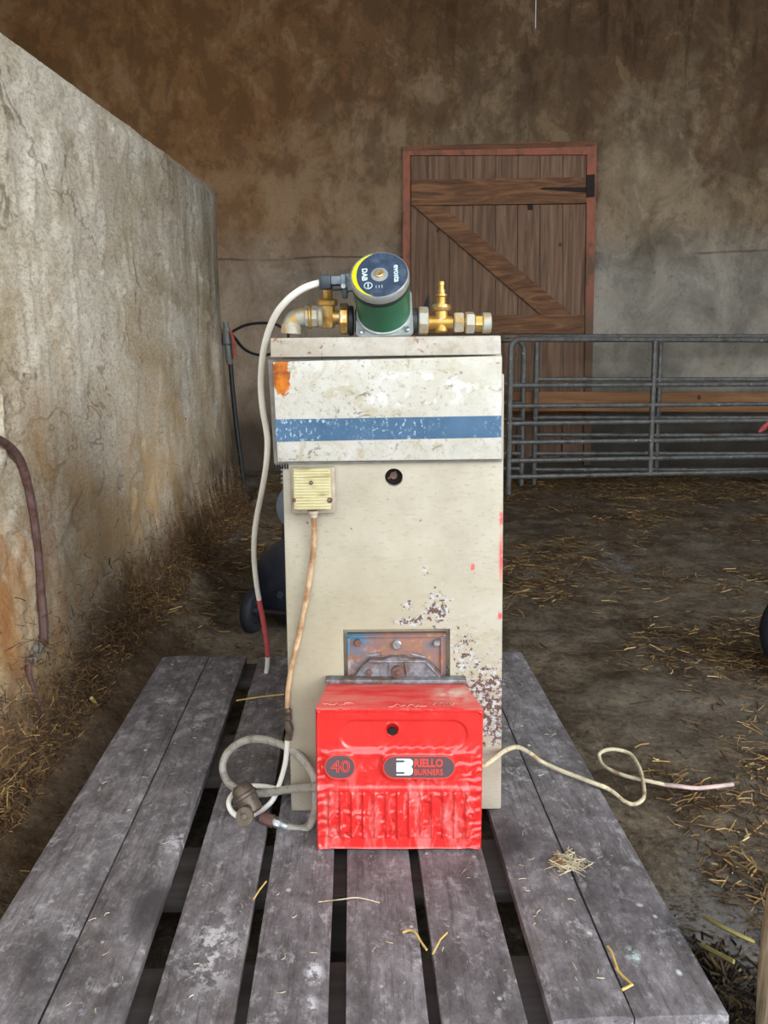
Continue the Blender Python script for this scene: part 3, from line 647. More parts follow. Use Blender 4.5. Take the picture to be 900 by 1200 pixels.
# ================================================================== pallet
YAW = R(2.48)
p0 = G(393, 1195, PT); p0.z = 0          # middle of the near edge
pal = thing('pallet', 'large grey weathered wooden pallet under the boiler, with eight deck planks', 'pallet', p0, (0, 0, YAW))
ex_ = Vector((math.cos(YAW), math.sin(YAW), 0)); ey_ = Vector((-math.sin(YAW), math.cos(YAW), 0))
def plx(u, v=1195): return (G(u, v, PT) - p0).dot(ex_)
PL = [(-74, 43.5), (46, 141), (174, 272), (289, 384), (406, 502), (518.5, 619), (649, 744.5), (747.5, 860)]
DEP = 1.195
for i, (a, b_) in enumerate(PL):
    x0, x1 = plx(a), plx(b_)
    bm = NB(); nxp, nyp = 8, 60
    j = random.uniform
    dy0, dy1 = j(-0.034, -0.028) if i < 6 else j(-0.012, -0.008), j(-0.004, 0.008)
    top, bot = [], []
    for iy in range(nyp + 1):
        y = dy0 + (DEP + dy1 - dy0) * iy / nyp
        el = 0.004 * float(fbm(y * 3 + i * 7, 1.5, 7, 4)); er = 0.004 * float(fbm(y * 3 + i * 7, 9.5, 8, 4))
        rowt, rowb = [], []
        for ix in range(nxp + 1):
            f = ix / nxp; x = x0 + el + (x1 + er - x0 - el) * f
            z = PT + 0.004 * float(fbm(x * 8 + i, y * 2, 21, 3)) - 0.003 * (abs(f - 0.5) * 2) ** 6 - 0.002
            rowt.append(bm.verts.new((x, y, z))); rowb.append(bm.verts.new((x, y, PT - 0.022)))
        top.append(rowt); bot.append(rowb)
    for A, B in zip(top, top[1:]):
        for k in range(nxp): bm.faces.new((A[k], A[k + 1], B[k + 1], B[k]))
    for A, B in zip(bot, bot[1:]):
        for k in range(nxp): bm.faces.new((A[k + 1], A[k], B[k], B[k + 1]))
    for A, B, C_, D_ in zip(top, top[1:], bot, bot[1:]):
        bm.faces.new((A[0], B[0], D_[0], C_[0])); bm.faces.new((B[-1], A[-1], C_[-1], D_[-1]))
    for k in range(nxp):
        bm.faces.new((top[0][k + 1], top[0][k], bot[0][k], bot[0][k + 1])); bm.faces.new((top[-1][k], top[-1][k + 1], bot[-1][k + 1], bot[-1][k]))
    obj('deck_plank', bm, M_PAL, pal, smooth=50, local=True)
def ply(v): return (G(400, v, PT) - p0).dot(ey_)
W0, W1 = plx(-72), plx(858)
for y0, y1 in ((0.0, 0.12), (ply(1034), ply(974)), (ply(897), ply(847)), (DEP - 0.12, DEP - 0.005)):
    b = NB(); box(b, W0 + 0.003, W1 - 0.003, y0, y1, PT - 0.044, PT - 0.0225, 0.002); obj('cross_board', b, M_PALU, pal, local=True)
    for cx in (W0 + 0.07, (W0 + W1) / 2, W1 - 0.07):
        b = NB(); box(b, cx - 0.065, cx + 0.065, y0 + 0.005, y1 - 0.005, 0.020, PT - 0.0445, 0.002); obj('block', b, M_PALU, pal, local=True)
for cx in (W0 + 0.07, (W0 + W1) / 2, W1 - 0.07):
    b = NB(); box(b, cx - 0.05, cx + 0.05, 0.0, DEP - 0.005, 0.0, 0.0195, 0.002); obj('runner', b, M_PALU, pal, local=True)

# ================================================================== boiler
BY = 1.33                                        # its front face
BXC = 0.0225
boil = thing('boiler', 'tall cream floor-standing boiler with a blue-striped hood, standing on the pallet', 'boiler', (BXC, BY, PT + 0.001), (0, R(-0.6), 0))
Minv = world_of(boil).inverted()
def BL(u, v, Y): return Minv @ P(u, v, Y)
hw = 0.1935
HB = 0.835
b = NB(); box(b, -hw, hw, 0.0, 0.02, 0.0, 0.80, 0.003)
fp = obj('front_panel', b, M_CREAM, boil, local=True)
hole = BL(461.5, 559.5, BY)
c1 = NB(); cyl(c1, (hole.x, -0.05, hole.z), (hole.x, 0.1, hole.z), 0.0158, 28)
ra, rb = BL(402, 738, BY), BL(527.5, 800, BY)
c2 = NB(); box(c2, ra.x, rb.x, -0.05, 0.1, rb.z - 0.10, ra.z, 0.0)
carve(fp, [c1, c2])
b = NB(); box(b, -hw + 0.001, hw - 0.001, 0.0205, 0.55, 0.0, HB, 0.004); obj('casing', b, M_CREAM, boil, local=True)
# sight glass behind the round hole
b = NB(); lathe(b, [(0, 0.0155), (0.004, 0.0155), (0.006, 0.012)], (hole.x, 0.0204, hole.z), (0, -1, 0), 24)
sg = obj('sight_port', b, M_DARK, boil, local=True, label='dark sight port with a rusty remnant inside')
b = NB(); cyl(b, (hole.x, 0.014, hole.z + 0.002), (hole.x, 0.008, hole.z + 0.002), 0.0065, 10)
tube(b, [(hole.x - 0.009, 0.012, hole.z - 0.004), (hole.x - 0.002, 0.009, hole.z + 0.003), (hole.x + 0.004, 0.011, hole.z + 0.009)], 0.0022, 6)
o = obj('rusty_stub', b, M_RBOLT, None, local=True); o.parent = sg
# lid
b = NB(); f_ = [BL(316.5, 396, BY - 0.022), BL(587, 393.2, BY - 0.022), BL(587.5, 415.5, BY - 0.022), BL(317, 419, BY - 0.022)]
hexa(b, f_, [p + Vector((0, 0.58, 0)) for p in f_], 0.0025); obj('lid', b, M_LID, boil, local=True)
# hood
f_ = [BL(319, 424, BY - 0.045), BL(588.5, 417, BY - 0.045), BL(588.3, 538.5, BY - 0.015), BL(325, 541.5, BY - 0.015)]
k_ = [Vector((p.x, -0.0025, p.z)) for p in f_]
b = NB(); hexa(b, f_, k_, 0.003); hood = obj('hood', b, M_WHITE, boil, local=True, label='dirty white hood with rust in one corner')
bk = [BL(314, 421.5, BY - 0.004), BL(588.5, 418, BY - 0.004), BL(588.5, 541, BY - 0.004), BL(321.5, 545, BY - 0.004)]
b = NB(); hexa(b, bk, [Vector((p.x, -0.0002, p.z)) for p in bk]); o = obj('edge_flange', b, M_GREYEDGE, None, local=True); o.parent = hood
def hoodpt(u, v):                                 # on the leaning front face of the hood
    n = (f_[1] - f_[0]).cross(f_[3] - f_[0]).normalized(); o0 = Minv @ Vector((0, 0, CAM_Z)); d = (Minv.to_3x3() @ ray(u, v))
    return o0 + d * ((f_[0] - o0).dot(n) / d.dot(n)), n
cs = [hoodpt(u, v) for u, v in ((322.3, 491.5), (587.5, 487), (587.3, 512.5), (323.7, 517.5))]; nn = cs[0][1]
if nn.y > 0: nn = -nn
b = NB(); prism(b, [c[0] + nn * 0.0009 for c in cs], -nn * 0.0011); o = obj('blue_stripe', b, M_BLUE, None, local=True, label='scuffed blue stripe'); o.parent = hood
for k in range(6):
    p = BL(322 + k * 3.0, 547, BY - 0.004)
    b = NB(); box(b, p.x - 0.0012, p.x + 0.0012, -0.004, -0.001, p.z - 0.004, p.z + 0.006); o = obj('hood_tab', b, M_DARK, None, local=True); o.parent = hood
# junction box
a_, c_ = BL(341.5, 546.5, BY), BL(392, 600, BY)
b = NB(); box(b, a_.x - 0.001, c_.x + 0.003, -0.016, 0.0, c_.z, a_.z, 0.004); jb = obj('junction_box', b, M_JBK, boil, local=True, label='yellowed ribbed junction box')
fa, fb = BL(342.5, 550, BY - 0.035), BL(388, 597.5, BY - 0.035)
b = NB(); nrib = 14
box(b, fa.x, fb.x, -0.033, -0.0155, fb.z, fa.z, 0.003)
for k in range(nrib):
    z = fb.z + (fa.z - fb.z) * (k + 0.5) / nrib
    box(b, fa.x + 0.002, fb.x - 0.002, -0.0346, -0.0325, z - 0.0017, z + 0.0017, 0.0006, 1)
o = obj('box_cover', b, M_JB, None, local=True); o.parent = jb
for u, v, r in ((364.5, 566, 0.0036), (386.5, 586.5, 0.0048), (344.5, 586.5, 0.0036)):
    p = BL(u, v, BY - 0.036); b = NB(); lathe(b, [(0, r), (0.0025, r), (0.003, r * 0.6), (0.001, r * 0.4)], (p.x, -0.033, p.z), (0, -1, 0), 14)
    o = obj('cover_screw', b, M_RBOLT, None, local=True); o.parent = jb
p = BL(367, 601, BY - 0.02); b = NB(); lathe(b, [(0, 0.010), (0.005, 0.010), (0.006, 0.007), (0.012, 0.007)], (p.x, -0.018, p.z + 0.004), (0, 0, -1), 16)
o = obj('cable_gland', b, M_JBK, None, local=True); o.parent = jb
cab = [(367.5, 604, .018), (368, 630, .010), (366, 655, .009), (361, 690, .010), (355, 722, .009), (348, 755, .008), (341, 785, .009), (337.5, 808, .008), (336.5, 830, .008)]
b = NB(); tube(b, spline([BL(u, v, BY - d) for u, v, d in cab], 5), 0.0046, 8); pc_ = obj('power_cable', b, M_TAN, boil, local=True, label='grimy tan cable hanging from the junction box')
b = NB(); tube(b, spline([BL(u, v, BY - 0.008) for u, v in ((336.5, 829), (338, 838), (337, 846), (339, 855), (337.5, 866))], 4), 0.006, 8, [0.005 + 0.003 * random.random() for _ in range(17)])
o = obj('cable_joint', b, M_FILT, None, local=True); o.parent = pc_
lead = [(337, 864, 1.325), (336, 880, 1.33), (334, 896, 1.335), (327.5, 919, 1.345), (320, 937, 1.345), (309, 948, 1.335), (299, 953.5, 1.318), (290, 957, 1.305), (281, 957, 1.30), (271.5, 951, 1.31), (268, 939.5, 1.325), (275, 928.5, 1.35), (289, 922, 1.37), (307, 921.5, 1.38), (325, 924.5, 1.36)]
b = NB(); tube(b, spline([P(*q) for q in lead], 5), 0.0048, 8); o = obj('white_lead', b, M_WCAB, pc_)
# burner mounting plate behind the square opening
x0, x1 = BL(406.5, 750, BY + .012).x, BL(523, 750, BY + .012).x; zt = BL(450, 742, BY + .012).z
b = NB(); box(b, x0, x1, 0.0075, 0.0200, zt - 0.115, zt, 0.002)
box(b, x0, x1, 0.004, 0.0076, zt - 0.006, zt - 0.001, 0.001); box(b, x1 - 0.011, x1 - 0.006, 0.004, 0.0076, zt - 0.10, zt - 0.002, 0.001); box(b, x0 + 0.001, x0 + 0.006, 0.004, 0.0076, zt - 0.10, zt - 0.002, 0.001)
plate = obj('mounting_plate', b, M_RUSTPL, boil, local=True, label='blue and rust mounting plate in the square opening')
for u, v, r, mt in ((419, 752, 0.0068, M_RBOLT), (465, 754, 0.0085, M_BOLT), (511.5, 752, 0.0066, M_BOLT)):
    p = BL(u, v, BY + 0.01); b = NB(); lathe(b, [(0, r), (0.005, r), (0.0065, r * 0.8)], (p.x, 0.0076, p.z), (0, -1, 0), 6 if mt is not M_BOLT else 12)
    o = obj('bolt', b, mt, None, local=True); o.parent = plate
# cast burner neck flange: a low arch with ribs
b = NB(); arch = [(415.5, 798), (417, 790), (425, 779), (434, 771.5), (449, 772), (457, 769), (474, 769), (480, 772), (498, 772), (507, 778), (516, 788), (520, 798)]
pts = [BL(u, v, BY) for u, v in arch]; prism(b, [Vector((p.x, -0.006, p.z)) for p in pts], (0, 0.013, 0))
cast = obj('cast_flange', b, M_CAST, boil, local=True)
for seg in (((419, 790), (433, 774)), ((433, 774), (498, 774)), ((500, 776), (515, 792)), ((503, 791), (489, 793)), ((489, 793), (503, 780)), ((457, 775), (453, 796)), ((474, 775), (478, 796)), ((431, 767), (448, 765)), ((482, 765), (498, 769))):
    b = NB(); A, B = BL(*seg[0], BY), BL(*seg[1], BY); tube(b, [Vector((A.x, -0.006, A.z)), Vector((B.x, -0.006, B.z))], 0.0022, 6); o = obj('flange_rib', b, M_CAST, None, local=True); o.parent = cast
p = BL(466, 785, BY); b = NB(); lathe(b, [(0, 0.012), (0.006, 0.011), (0.007, 0.008)], (p.x, -0.006, p.z), (0, -1, 0), 16); lathe(b, [(0.0065, 0.005), (0.010, 0.005), (0.011, 0.003)], (p.x, -0.006, p.z), (0, -1, 0), 6)
o = obj('boss', b, M_RBOLT, None, local=True); o.parent = cast
p = BL(433, 786, BY); b = NB(); lathe(b, [(0, 0.006), (0.004, 0.006), (0.005, 0.004)], (p.x, -0.006, p.z), (0, -1, 0), 6); o = obj('bolt', b, M_RBOLT, None, local=True); o.parent = cast

# ================================================================== burner (red, film-wrapped, hung on the boiler's front)
RY = 1.211
burn = thing('burner', 'red oil burner with film-wrapped cover bolted low on the boiler front', 'burner', (0.025, RY, PT))
tl, tr, brc, blc = P(369.3, 832, RY), P(566.8, 832, RY), P(566.2, 999, RY), P(369.2, 999, RY)
zt, zb = tl.z, PT + 0.002
nx_, nz_ = 190, 160
U, Vv = np.meshgrid(np.linspace(0, 1, nx_), np.linspace(0, 1, nz_))          # Vv = 0 at the top
uu = 369 + U * 197.6; vv = 832 + Vv * 167
def rr(u, v, u0, u1, v0, v1, r, s):                                            # rounded rectangle, 1 inside
    dx = np.maximum(np.abs(u - (u0 + u1) / 2) - (u1 - u0) / 2 + r, 0); dv = np.maximum(np.abs(v - (v0 + v1) / 2) - (v1 - v0) / 2 + r, 0)
    return sstep(s, 0, np.sqrt(dx * dx + dv * dv) - r)
h = np.zeros_like(U)                                                           # height towards the viewer, metres
h -= 0.0035 * rr(uu, vv, 373, 563, 836, 995, 5, 3)
h -= 0.0035 * rr(uu, vv, 400, 546, 848, 877, 15, 4)
h += 0.003 * sstep(880, 884, vv) * sstep(892, 884, vv) * sstep(374, 380, uu) * sstep(563, 557, uu)
h += 0.003 * rr(uu, vv, 381, 415, 883, 913, 14, 5) + 0.003 * rr(uu, vv, 448, 533, 883, 913, 14, 5)
inr = rr(uu, vv, 384, 556, 931, 982, 3, 3)
h += 0.0045 * inr * (0.5 + 0.5 * np.cos((uu - 385) / 13.6 * 2 * np.pi)) ** 6
h += 0.0022 * sstep(920, 926, vv) * sstep(930, 927, vv)
wz = fbm(uu * 0.05, vv * 0.05, 101, 3)
wr = np.sin((uu * 0.55 + vv * 0.42) * 0.42 + wz * 16); wr2 = np.sin((uu * 0.35 + vv * 0.8) * 0.42 + wz * 22 + 2)
msk = inr * (0.4 + 1.2 * sstep(-.1, .15, fbm(uu * 0.03, vv * 0.05, 111, 3))) + 1.0 * sstep(880, 888, vv) * sstep(925, 915, vv) * sstep(-.05, .15, fbm(uu * 0.04, vv * 0.06, 113, 3)) + 0.35 * sstep(845, 835, vv)
h += 0.0016 * np.clip(wr, -0.3, 1) * msk + 0.0009 * wr2 * msk
rad = sstep(30, 8, np.minimum(np.abs(uu - 371), np.abs(uu - 564))) * sstep(870, 890, vv)
h += 0.0012 * np.sin(vv * 0.55 + uu * 0.12 + wz * 12) * rad
h += 0.0010 * np.sin(uu * 0.45 + 4 * np.sin(vv * 0.1)) * sstep(884, 878, vv) * sstep(868, 876, vv) * sstep(430, 450, uu)
h += 0.0025 * fbm(uu * 0.03, vv * 0.03, 121, 3)
edge = np.minimum(np.minimum(U * 197, (1 - U) * 197), np.minimum(Vv * 167, (1 - Vv) * 167)); h -= 0.006 * (1 - sstep(0, 4.0, edge)) ** 2
hole_d = np.sqrt((uu - 459.5) ** 2 + (vv - 857) ** 2); h -= 0.012 * sstep(7.2, 6.0, hole_d); h += 0.0012 * np.exp(-((hole_d - 8) / 1.2) ** 2)
xx = tl.x + (tr.x - tl.x) * U; zz = zt + (zb - zt) * Vv; yy = RY - h
verts = np.stack([xx.ravel() - burn.location.x, yy.ravel() - RY, zz.ravel() - PT], 1).tolist()
I = np.arange(nx_ * nz_).reshape(nz_, nx_)
fc = np.stack([I[:-1, :-1].ravel(), I[1:, :-1].ravel(), I[1:, 1:].ravel(), I[:-1, 1:].ravel()], 1).tolist()
# sides running back to a slightly narrower rear edge
DB = BY - RY - 0.004
def bk_(p, top): return [p[0] * 0.955 - 0.0 , DB, p[2] * (1.0 if top else 1.0)]
ring = [int(q) for q in I[0, :]] + [int(q) for q in I[1:, -1]] + [int(q) for q in I[-1, -2::-1]] + [int(q) for q in I[-2:0:-1, 0]]
back = []
bx0, bx1 = P(386, 798, BY).x - burn.location.x, P(541.5, 798, BY).x - burn.location.x
fx0, fx1 = tl.x - burn.location.x, tr.x - burn.location.x
for q in ring:
    p = verts[q]; back.append(len(verts)); verts.append((bx0 + (p[0] - fx0) / (fx1 - fx0) * (bx1 - bx0), DB, p[2] + 0.002 * 0))
n = len(ring)
for k in range(n): fc.append((ring[k], ring[(k + 1) % n], back[(k + 1) % n], back[k]))
fc.append(back)
cover = pyobj('cover', verts, fc, M_RED, burn, smooth=50)
cover.data.materials.append(M_REDTOP)
for pp in cover.data.polygons:
    if pp.normal.z > 0.7 and pp.center.y > 0.004: pp.material_index = 1
b = NB(); lathe(b, [(0, 0.0078), (0.004, 0.0078)], P(459.5, 857, RY + 0.012), (0, -1, 0), 20); o = obj('reset_window', b, M_DARK, cover, label='dark round reset window')
# film strip folded over the top edge, rear flange
g0 = P(387, 797, BY); 
b = NB(); prev = None
A, B = P(381, 793.5, BY - .022), P(547, 793.5, BY - .022)
box(b, A.x, B.x, BY - 0.022, BY - 0.0015, zt + 0.0008, zt + 0.009, 0.002); obj('rear_flange', b, M_CAST, burn, label='grey flange edge behind the cover')
for k, (u0, u1, v0) in enumerate(((376, 415, 825.5), (508, 532, 825), (455, 500, 827))):
    b = NB(); pts = []
    for i in range(18):
        q = G(u0 + (u1 - u0) * (i + random.uniform(-.4, .4)) / 17, v0 + random.uniform(-2.2, 1.8), zt + 0.0008); pts.append(q)
    tube(b, pts, 0.0007, 5); obj('film_edge', b, plain('cloudy_film', S(222, 150, 138), 0.35) if k == 0 else bpy.data.materials['cloudy_film'], burn)
# badges
MF = Matrix.Translation((0, 0, 0)) @ Matrix(((1, 0, 0, 0), (0, 0, -1, 0), (0, 1, 0, 0), (0, 0, 0, 1)))    # text plane facing -y
def stadium(u0, u1, v0, v1, y, grow=0.0, n=14):
    A, B = P(u0, v1, y), P(u1, v0, y); r = (B.z - A.z) / 2 + grow; cz = (A.z + B.z) / 2
    xl, xr = A.x + (B.z - A.z) / 2, B.x - (B.z - A.z) / 2; out = []
    for k in range(n + 1): q = -math.pi / 2 + math.pi * k / n; out.append(Vector((xr + r * math.cos(q), y, cz + r * math.sin(q))))
    for k in range(n + 1): q = math.pi / 2 + math.pi * k / n; out.append(Vector((xl + r * math.cos(q), y, cz + r * math.sin(q))))
    return out
YB = RY - 0.0050
def badge(u0, u1, v0, v1):
    b = NB(); prism(b, stadium(u0, u1, v0, v1, YB, 0.0018), (0, 0.009, 0)); rim = obj('badge_rim', b, M_BADRED, cover)
    b = NB(); prism(b, stadium(u0, u1, v0, v1, YB - 0.0008), (0, 0.005, 0)); return obj('badge', b, M_BADGE, burn, label='charcoal oval badge with lettering')
ba = badge(381.5, 415.5, 886, 912); bb = badge(450, 532.5, 887, 911.5)
def put_text(body, u0, u1, v0, v1, y, mat, parent, off=0.0, name='lettering', outline=0.0):
    A, B = P(u0, v1, y), P(u1, v0, y)
    M = Matrix.Translation((0, y, 0)) @ MF
    bm = text_mesh(body, (A.x, A.z, B.x, B.z), M, 0.0008, off, outline)
    return obj(name, bm, mat, parent, smooth=0)
YT = YB - 0.0008
put_text('40', 387.5, 410, 891, 905.5, YT, M_BADRED, ba, 0.0, outline=0.022)
put_text('RIELLO', 485.5, 519, 889.2, 898.8, YT, M_BADRED, bb, 0.03)
put_text('BURNERS', 485.5, 519, 901.2, 908.2, YT, M_BADRED, bb, 0.012)
A, B = P(464.5, 908.3, YT), P(484, 889, YT); b = NB()
lg = [(0, 0), (.8, 0), (.96, .1), (1, .22), (.98, .38), (.88, .49), (.98, .6), (1, .78), (.95, .92), (.8, 1), (0, 1), (0, .93), (.42, .93), (.55, .86), (.42, .79), (0, .79), (0, .23), (.42, .23), (.55, .16), (.42, .09), (0, .09)]
prism(b, [Vector((A.x + (B.x - A.x) * p, YT - 0.0008, B.z + (A.z - B.z) * q)) for p, q in lg], (0, 0.001, 0)); obj('emblem', b, M_BADWHT, bb, label='white emblem', smooth=0)
# oil hose and filter
hp = [(316, 961, 1.292), (326, 964, 1.288), (338, 969.5, 1.283), (352, 972, 1.281), (363, 967, 1.277), (369.5, 948, 1.28), (369.5, 928, 1.285), (368.5, 912, 1.29), (360, 897, 1.305), (345, 881, 1.33), (326, 871, 1.36), (304, 866, 1.39), (284, 869, 1.405), (267.5, 881, 1.41), (261, 898, 1.405), (265.5, 914, 1.395), (278, 925, 1.375), (296, 930, 1.36), (315, 929, 1.35), (338, 925, 1.325), (366, 923, 1.275), (384, 923, 1.245)]
hpts = spline([P(*q) for q in hp], 6)
b = NB(); tube(b, hpts, 0.0072, 10); hose = obj('oil_hose', b, M_HOSE, burn, label='grey looped rubber oil hose')
b = NB(); A, B, C_ = P(322, 963, 1.289), P(329, 965.5, 1.287), P(341, 970, 1.282)
lathe(b, [(0, 0.0095), (0.010, 0.0095)], A, B - A, 6); lathe(b, [(0.010, 0.0085), (0.024, 0.0088), (0.026, 0.0075)], A, C_ - A, 14); obj('hose_nut', b, M_BOLT, hose)
b = NB(); A, B = P(306, 958, 1.30), P(323, 963.5, 1.289); lathe(b, [(0, 0.009), (0.012, 0.011), (0.026, 0.011), (0.027, 0.008)], A, B - A, 8); obj('rusty_elbow', b, M_RBOLT, hose)
A = G(285, 944, PT); A.z = PT
ax = Vector((-0.55, -0.45, 0.62)).normalized()
fl = G(292, 948, PT + 0.022)
b = NB(); lathe(b, [(-0.022, 0.014), (-0.018, 0.019), (0.008, 0.020), (0.010, 0.0225), (0.015, 0.0225), (0.017, 0.020), (0.028, 0.018), (0.034, 0.012)], fl + Vector((-0.004, 0.012, 0.006)), (-0.35, 0.25, 0.55), 20)
fo = obj('oil_filter', b, M_FILT, burn, label='greasy metal oil filter on the planks')
dc = P(287, 959, 1.262)
b = NB(); lathe(b, [(0, 0.0155), (0.004, 0.0165), (0.007, 0.0155), (0.0072, 0.006), (0.010, 0.005), (0.0105, 0.003)], dc + Vector((0, 0.006, 0)), (-0.15, -0.9, 0.42), 24); obj('filter_cap', b, M_FILT, fo)
b = NB(); cyl(b, dc + Vector((0, 0.006, 0)), fl + Vector((-0.002, 0.01, 0.004)), 0.008, 12); obj('cap_stem', b, M_FILT, fo)
# cable leaving to the right over the planks to the ground
cp = [(556, 900, 'y', 1.27), (568, 896.5, 'y', 1.28), (579, 889, 'y', 1.30), (592, 879.5, 'y', 1.33), (606, 875.5, 'y', 1.37), (620, 882, 'z', .175), (634, 892, 'z', .157), (648, 899, 'z', .152), (665, 906, 'z', .151), (682, 912.5, 'z', .151), (698, 918.5, 'z', .151), (711, 923.5, 'z', .140), (722, 931, 'z', .09), (731, 938.5, 'z', .045), (741, 942.5, 'z', .03), (750, 939.5, 'z', .03), (755, 931, 'z', .03), (752, 908, 'z', .03), (746, 893, 'z', .035), (737, 882.5, 'z', .04), (719, 878, 'z', .045), (706, 880.5, 'z', .04), (702, 886.5, 'z', .03), (709, 898.5, 'z', .025), (734, 909.5, 'z', .022), (768, 917, 'z', .018), (781, 920, 'z', .010)]
b = NB(); tube(b, spline([P(u, v, k) if t == 'y' else G(u, v, k) for u, v, t, k in cp], 5), 0.0043, 8); wc = obj('supply_cable', b, M_DCAB, burn, label='dusty cream cable trailing off the pallet')
b = NB(); tube(b, spline([G(u, v, k) for u, v, k in ((778, 919.5, .012), (793, 921, .018), (815, 923.5, .016), (835, 922, .016), (859.5, 919, .022))], 5), 0.0046, 8); obj('bared_end', b, M_PALEPINK, wc, label='pale pink bared end')

# ================================================================== circulation pump and valves on the boiler lid
PY = 1.43
LT = P(450, 396, 1.40).z
pump = thing('circulation_pump', 'green circulation pump with brass valves lying on the boiler lid', 'pump', (P(448, 390, PY).x, PY, LT))
AX = Vector((-0.075, -0.82, 0.565)).normalized()
c0 = P(450.5, 369.5, PY - 0.010)
xf = Vector((0, 0, 1)).cross(AX).normalized() * -1      # image-right on the face
xf = AX.cross(Vector((0, 0, 1))).normalized()
if xf.x < 0: xf = -xf
roll = R(4); upf = xf.cross(AX) if (xf.cross(AX)).z > 0 else AX.cross(xf)
xf, upf = (xf * math.cos(roll) + upf * math.sin(roll)), (upf * math.cos(roll) - xf * math.sin(roll))
b = NB(); lathe(b, [(0.006, 0.0485), (0.012, 0.0478), (0.072, 0.0495), (0.085, 0.050)], c0, AX, 40); obj('motor_housing', b, M_GREEN, pump)
b = NB(); lathe(b, [(0.085, 0.0485), (0.090, 0.0505), (0.094, 0.0505), (0.096, 0.049)], c0, AX, 40); obj('seal_ring', b, M_BLK, pump)
b = NB(); lathe(b, [(0.095, 0.0495), (0.098, 0.0508), (0.108, 0.0508), (0.1125, 0.0500), (0.114, 0.0485), (0.1115, 0.0478)], c0, AX, 44); cap = obj('end_cap', b, M_ALU, pump, label='grey rim around the printed face')
fc0 = c0 + AX * 0.1118
b = NB(); lathe(b, [(-0.004, 0.0478), (0.0008, 0.0478)], fc0, AX, 44); face = obj('face_label', b, M_NAVY, pump, label='navy printed face with a yellow crescent')
FM = Matrix((( xf.x, upf.x, AX.x, 0), (xf.y, upf.y, AX.y, 0), (xf.z, upf.z, AX.z, 0), (0, 0, 0, 1)))
FM = Matrix.Translation(fc0 + AX * 0.0008) @ FM
cres = []
for k in range(25):
    q = R(100 + (262 - 100) * k / 24); cres.append((0.0468 * math.cos(q), 0.0468 * math.sin(q)))
for k in range(24, -1, -1):
    q = R(100 + (262 - 100) * k / 24); cres.append((0.0468 * math.cos(q) * 0.84 + 0.0, 0.0468 * math.sin(q)))
# crescent: outer arc of the face, inner edge a wider circle
cres = []
for k in range(25): q = R(104 + (256 - 104) * k / 24); cres.append((0.0470 * math.cos(q), 0.0470 * math.sin(q)))
for k in range(1, 24): q = R(256 - (256 - 104) * k / 24); cres.append((0.0470 * math.cos(q) * 0.80 - 0.0022, 0.0470 * math.sin(q) * 0.985))
b = NB(); prism(b, [FM @ Vector((x, y, 0)) for x, y in cres], AX * 0.0005); obj('yellow_crescent', b, M_YEL, face, smooth=0)
b = NB(); lathe(b, [(0, 0.0148), (0.0012, 0.0146), (0.0018, 0.0105)], fc0 + AX * 0.0004, AX, 28); pr_ = obj('plug_ring', b, M_ALU, face)
b = NB(); lathe(b, [(0, 0.0080), (0.004, 0.0078), (0.005, 0.006), (0.0046, 0.003)], fc0 + AX * 0.001, AX, 18); obj('vent_plug', b, M_BRASS, face)
Rt = FM @ Matrix.Rotation(R(-90), 4, 'Z')
def ftext(body, rect, mat=M_LTXT, off=0.0, M=None): return obj('lettering', text_mesh(body, rect, M or Rt, 0.0005, off), mat, face, smooth=0)
ftext('DAB', (-0.0150, -0.0300, 0.0115, -0.0205), off=0.035)
ftext('evosta', (-0.0190, 0.0245, 0.0185, 0.0335), off=0.025)
b = NB(); ctr = FM @ Vector((-0.0195, -0.0225, 0.0003))
rp = [ctr + xf * 0.0066 * math.cos(k * math.pi / 12) + upf * 0.0066 * math.sin(k * math.pi / 12) for k in range(25)]
tube(b, rp, 0.0009, 5); tube(b, [ctr - xf * 0.0035 * 0 - upf * 0.0042, ctr + upf * 0.0042], 0.0012, 5); obj('earth_mark', b, M_LTXT, face)
for k in range(3):
    b = NB(); q = FM @ Vector((-0.006 + 0.005 * k, -0.026, 0.0002)); tube(b, [q - upf * 0.003, q + upf * 0.003], 0.0006, 5); obj('scale_tick', b, M_LTXT, face)
# square flange with four bolts
b = NB(); s = 0.0515; cq = []
for cx, cy in ((1, 1), (-1, 1), (-1, -1), (1, -1)):
    for k in range(5):
        q = {(1, 1): 0, (-1, 1): 90, (-1, -1): 180, (1, -1): 270}[(cx, cy)] + 22.5 * k
        cq.append((cx * (s - 0.012) + 0.012 * math.cos(R(q)), cy * (s - 0.012) + 0.012 * math.sin(R(q))))
prism(b, [c0 + xf * x + upf * y for x, y in cq], AX * 0.007); lathe(b, [(0.006, 0.0515), (0.012, 0.0505), (0.013, 0.048)], c0, AX, 36)
flange = obj('flange', b, M_ALU, pump)
for cx, cy in ((1, 1), (-1, 1), (-1, -1), (1, -1)):
    b = NB(); lathe(b, [(0, 0.0048), (0.005, 0.0048), (0.006, 0.003)], c0 + xf * cx * 0.041 + upf * cy * 0.041 + AX * 0.0065, AX, 10); obj('flange_bolt', b, M_BOLT, flange)
b = NB(); lathe(b, [(-0.045, 0.030), (-0.035, 0.045), (-0.012, 0.050), (0.001, 0.048)], c0, AX, 28)
zc = P(450, 376, PY).z
cyl(b, (P(416, 376, PY).x, PY, zc), (P(486, 376, PY).x, PY, zc), 0.021, 18)
obj('volute', b, M_BLK, pump)
def hx(name, u0, u1, r, mat, n=6, bev=0.002, parent=None, v=376, ph=0.26):
    b = NB(); A, B = P(u0, v, PY), P(u1, v, PY); A.z = B.z = P(450, v, PY).z
    cyl(b, A, B, r, n, bev=bev, phase=ph); return obj(name, b, mat, parent or pump)
PXM = PY / 900.0
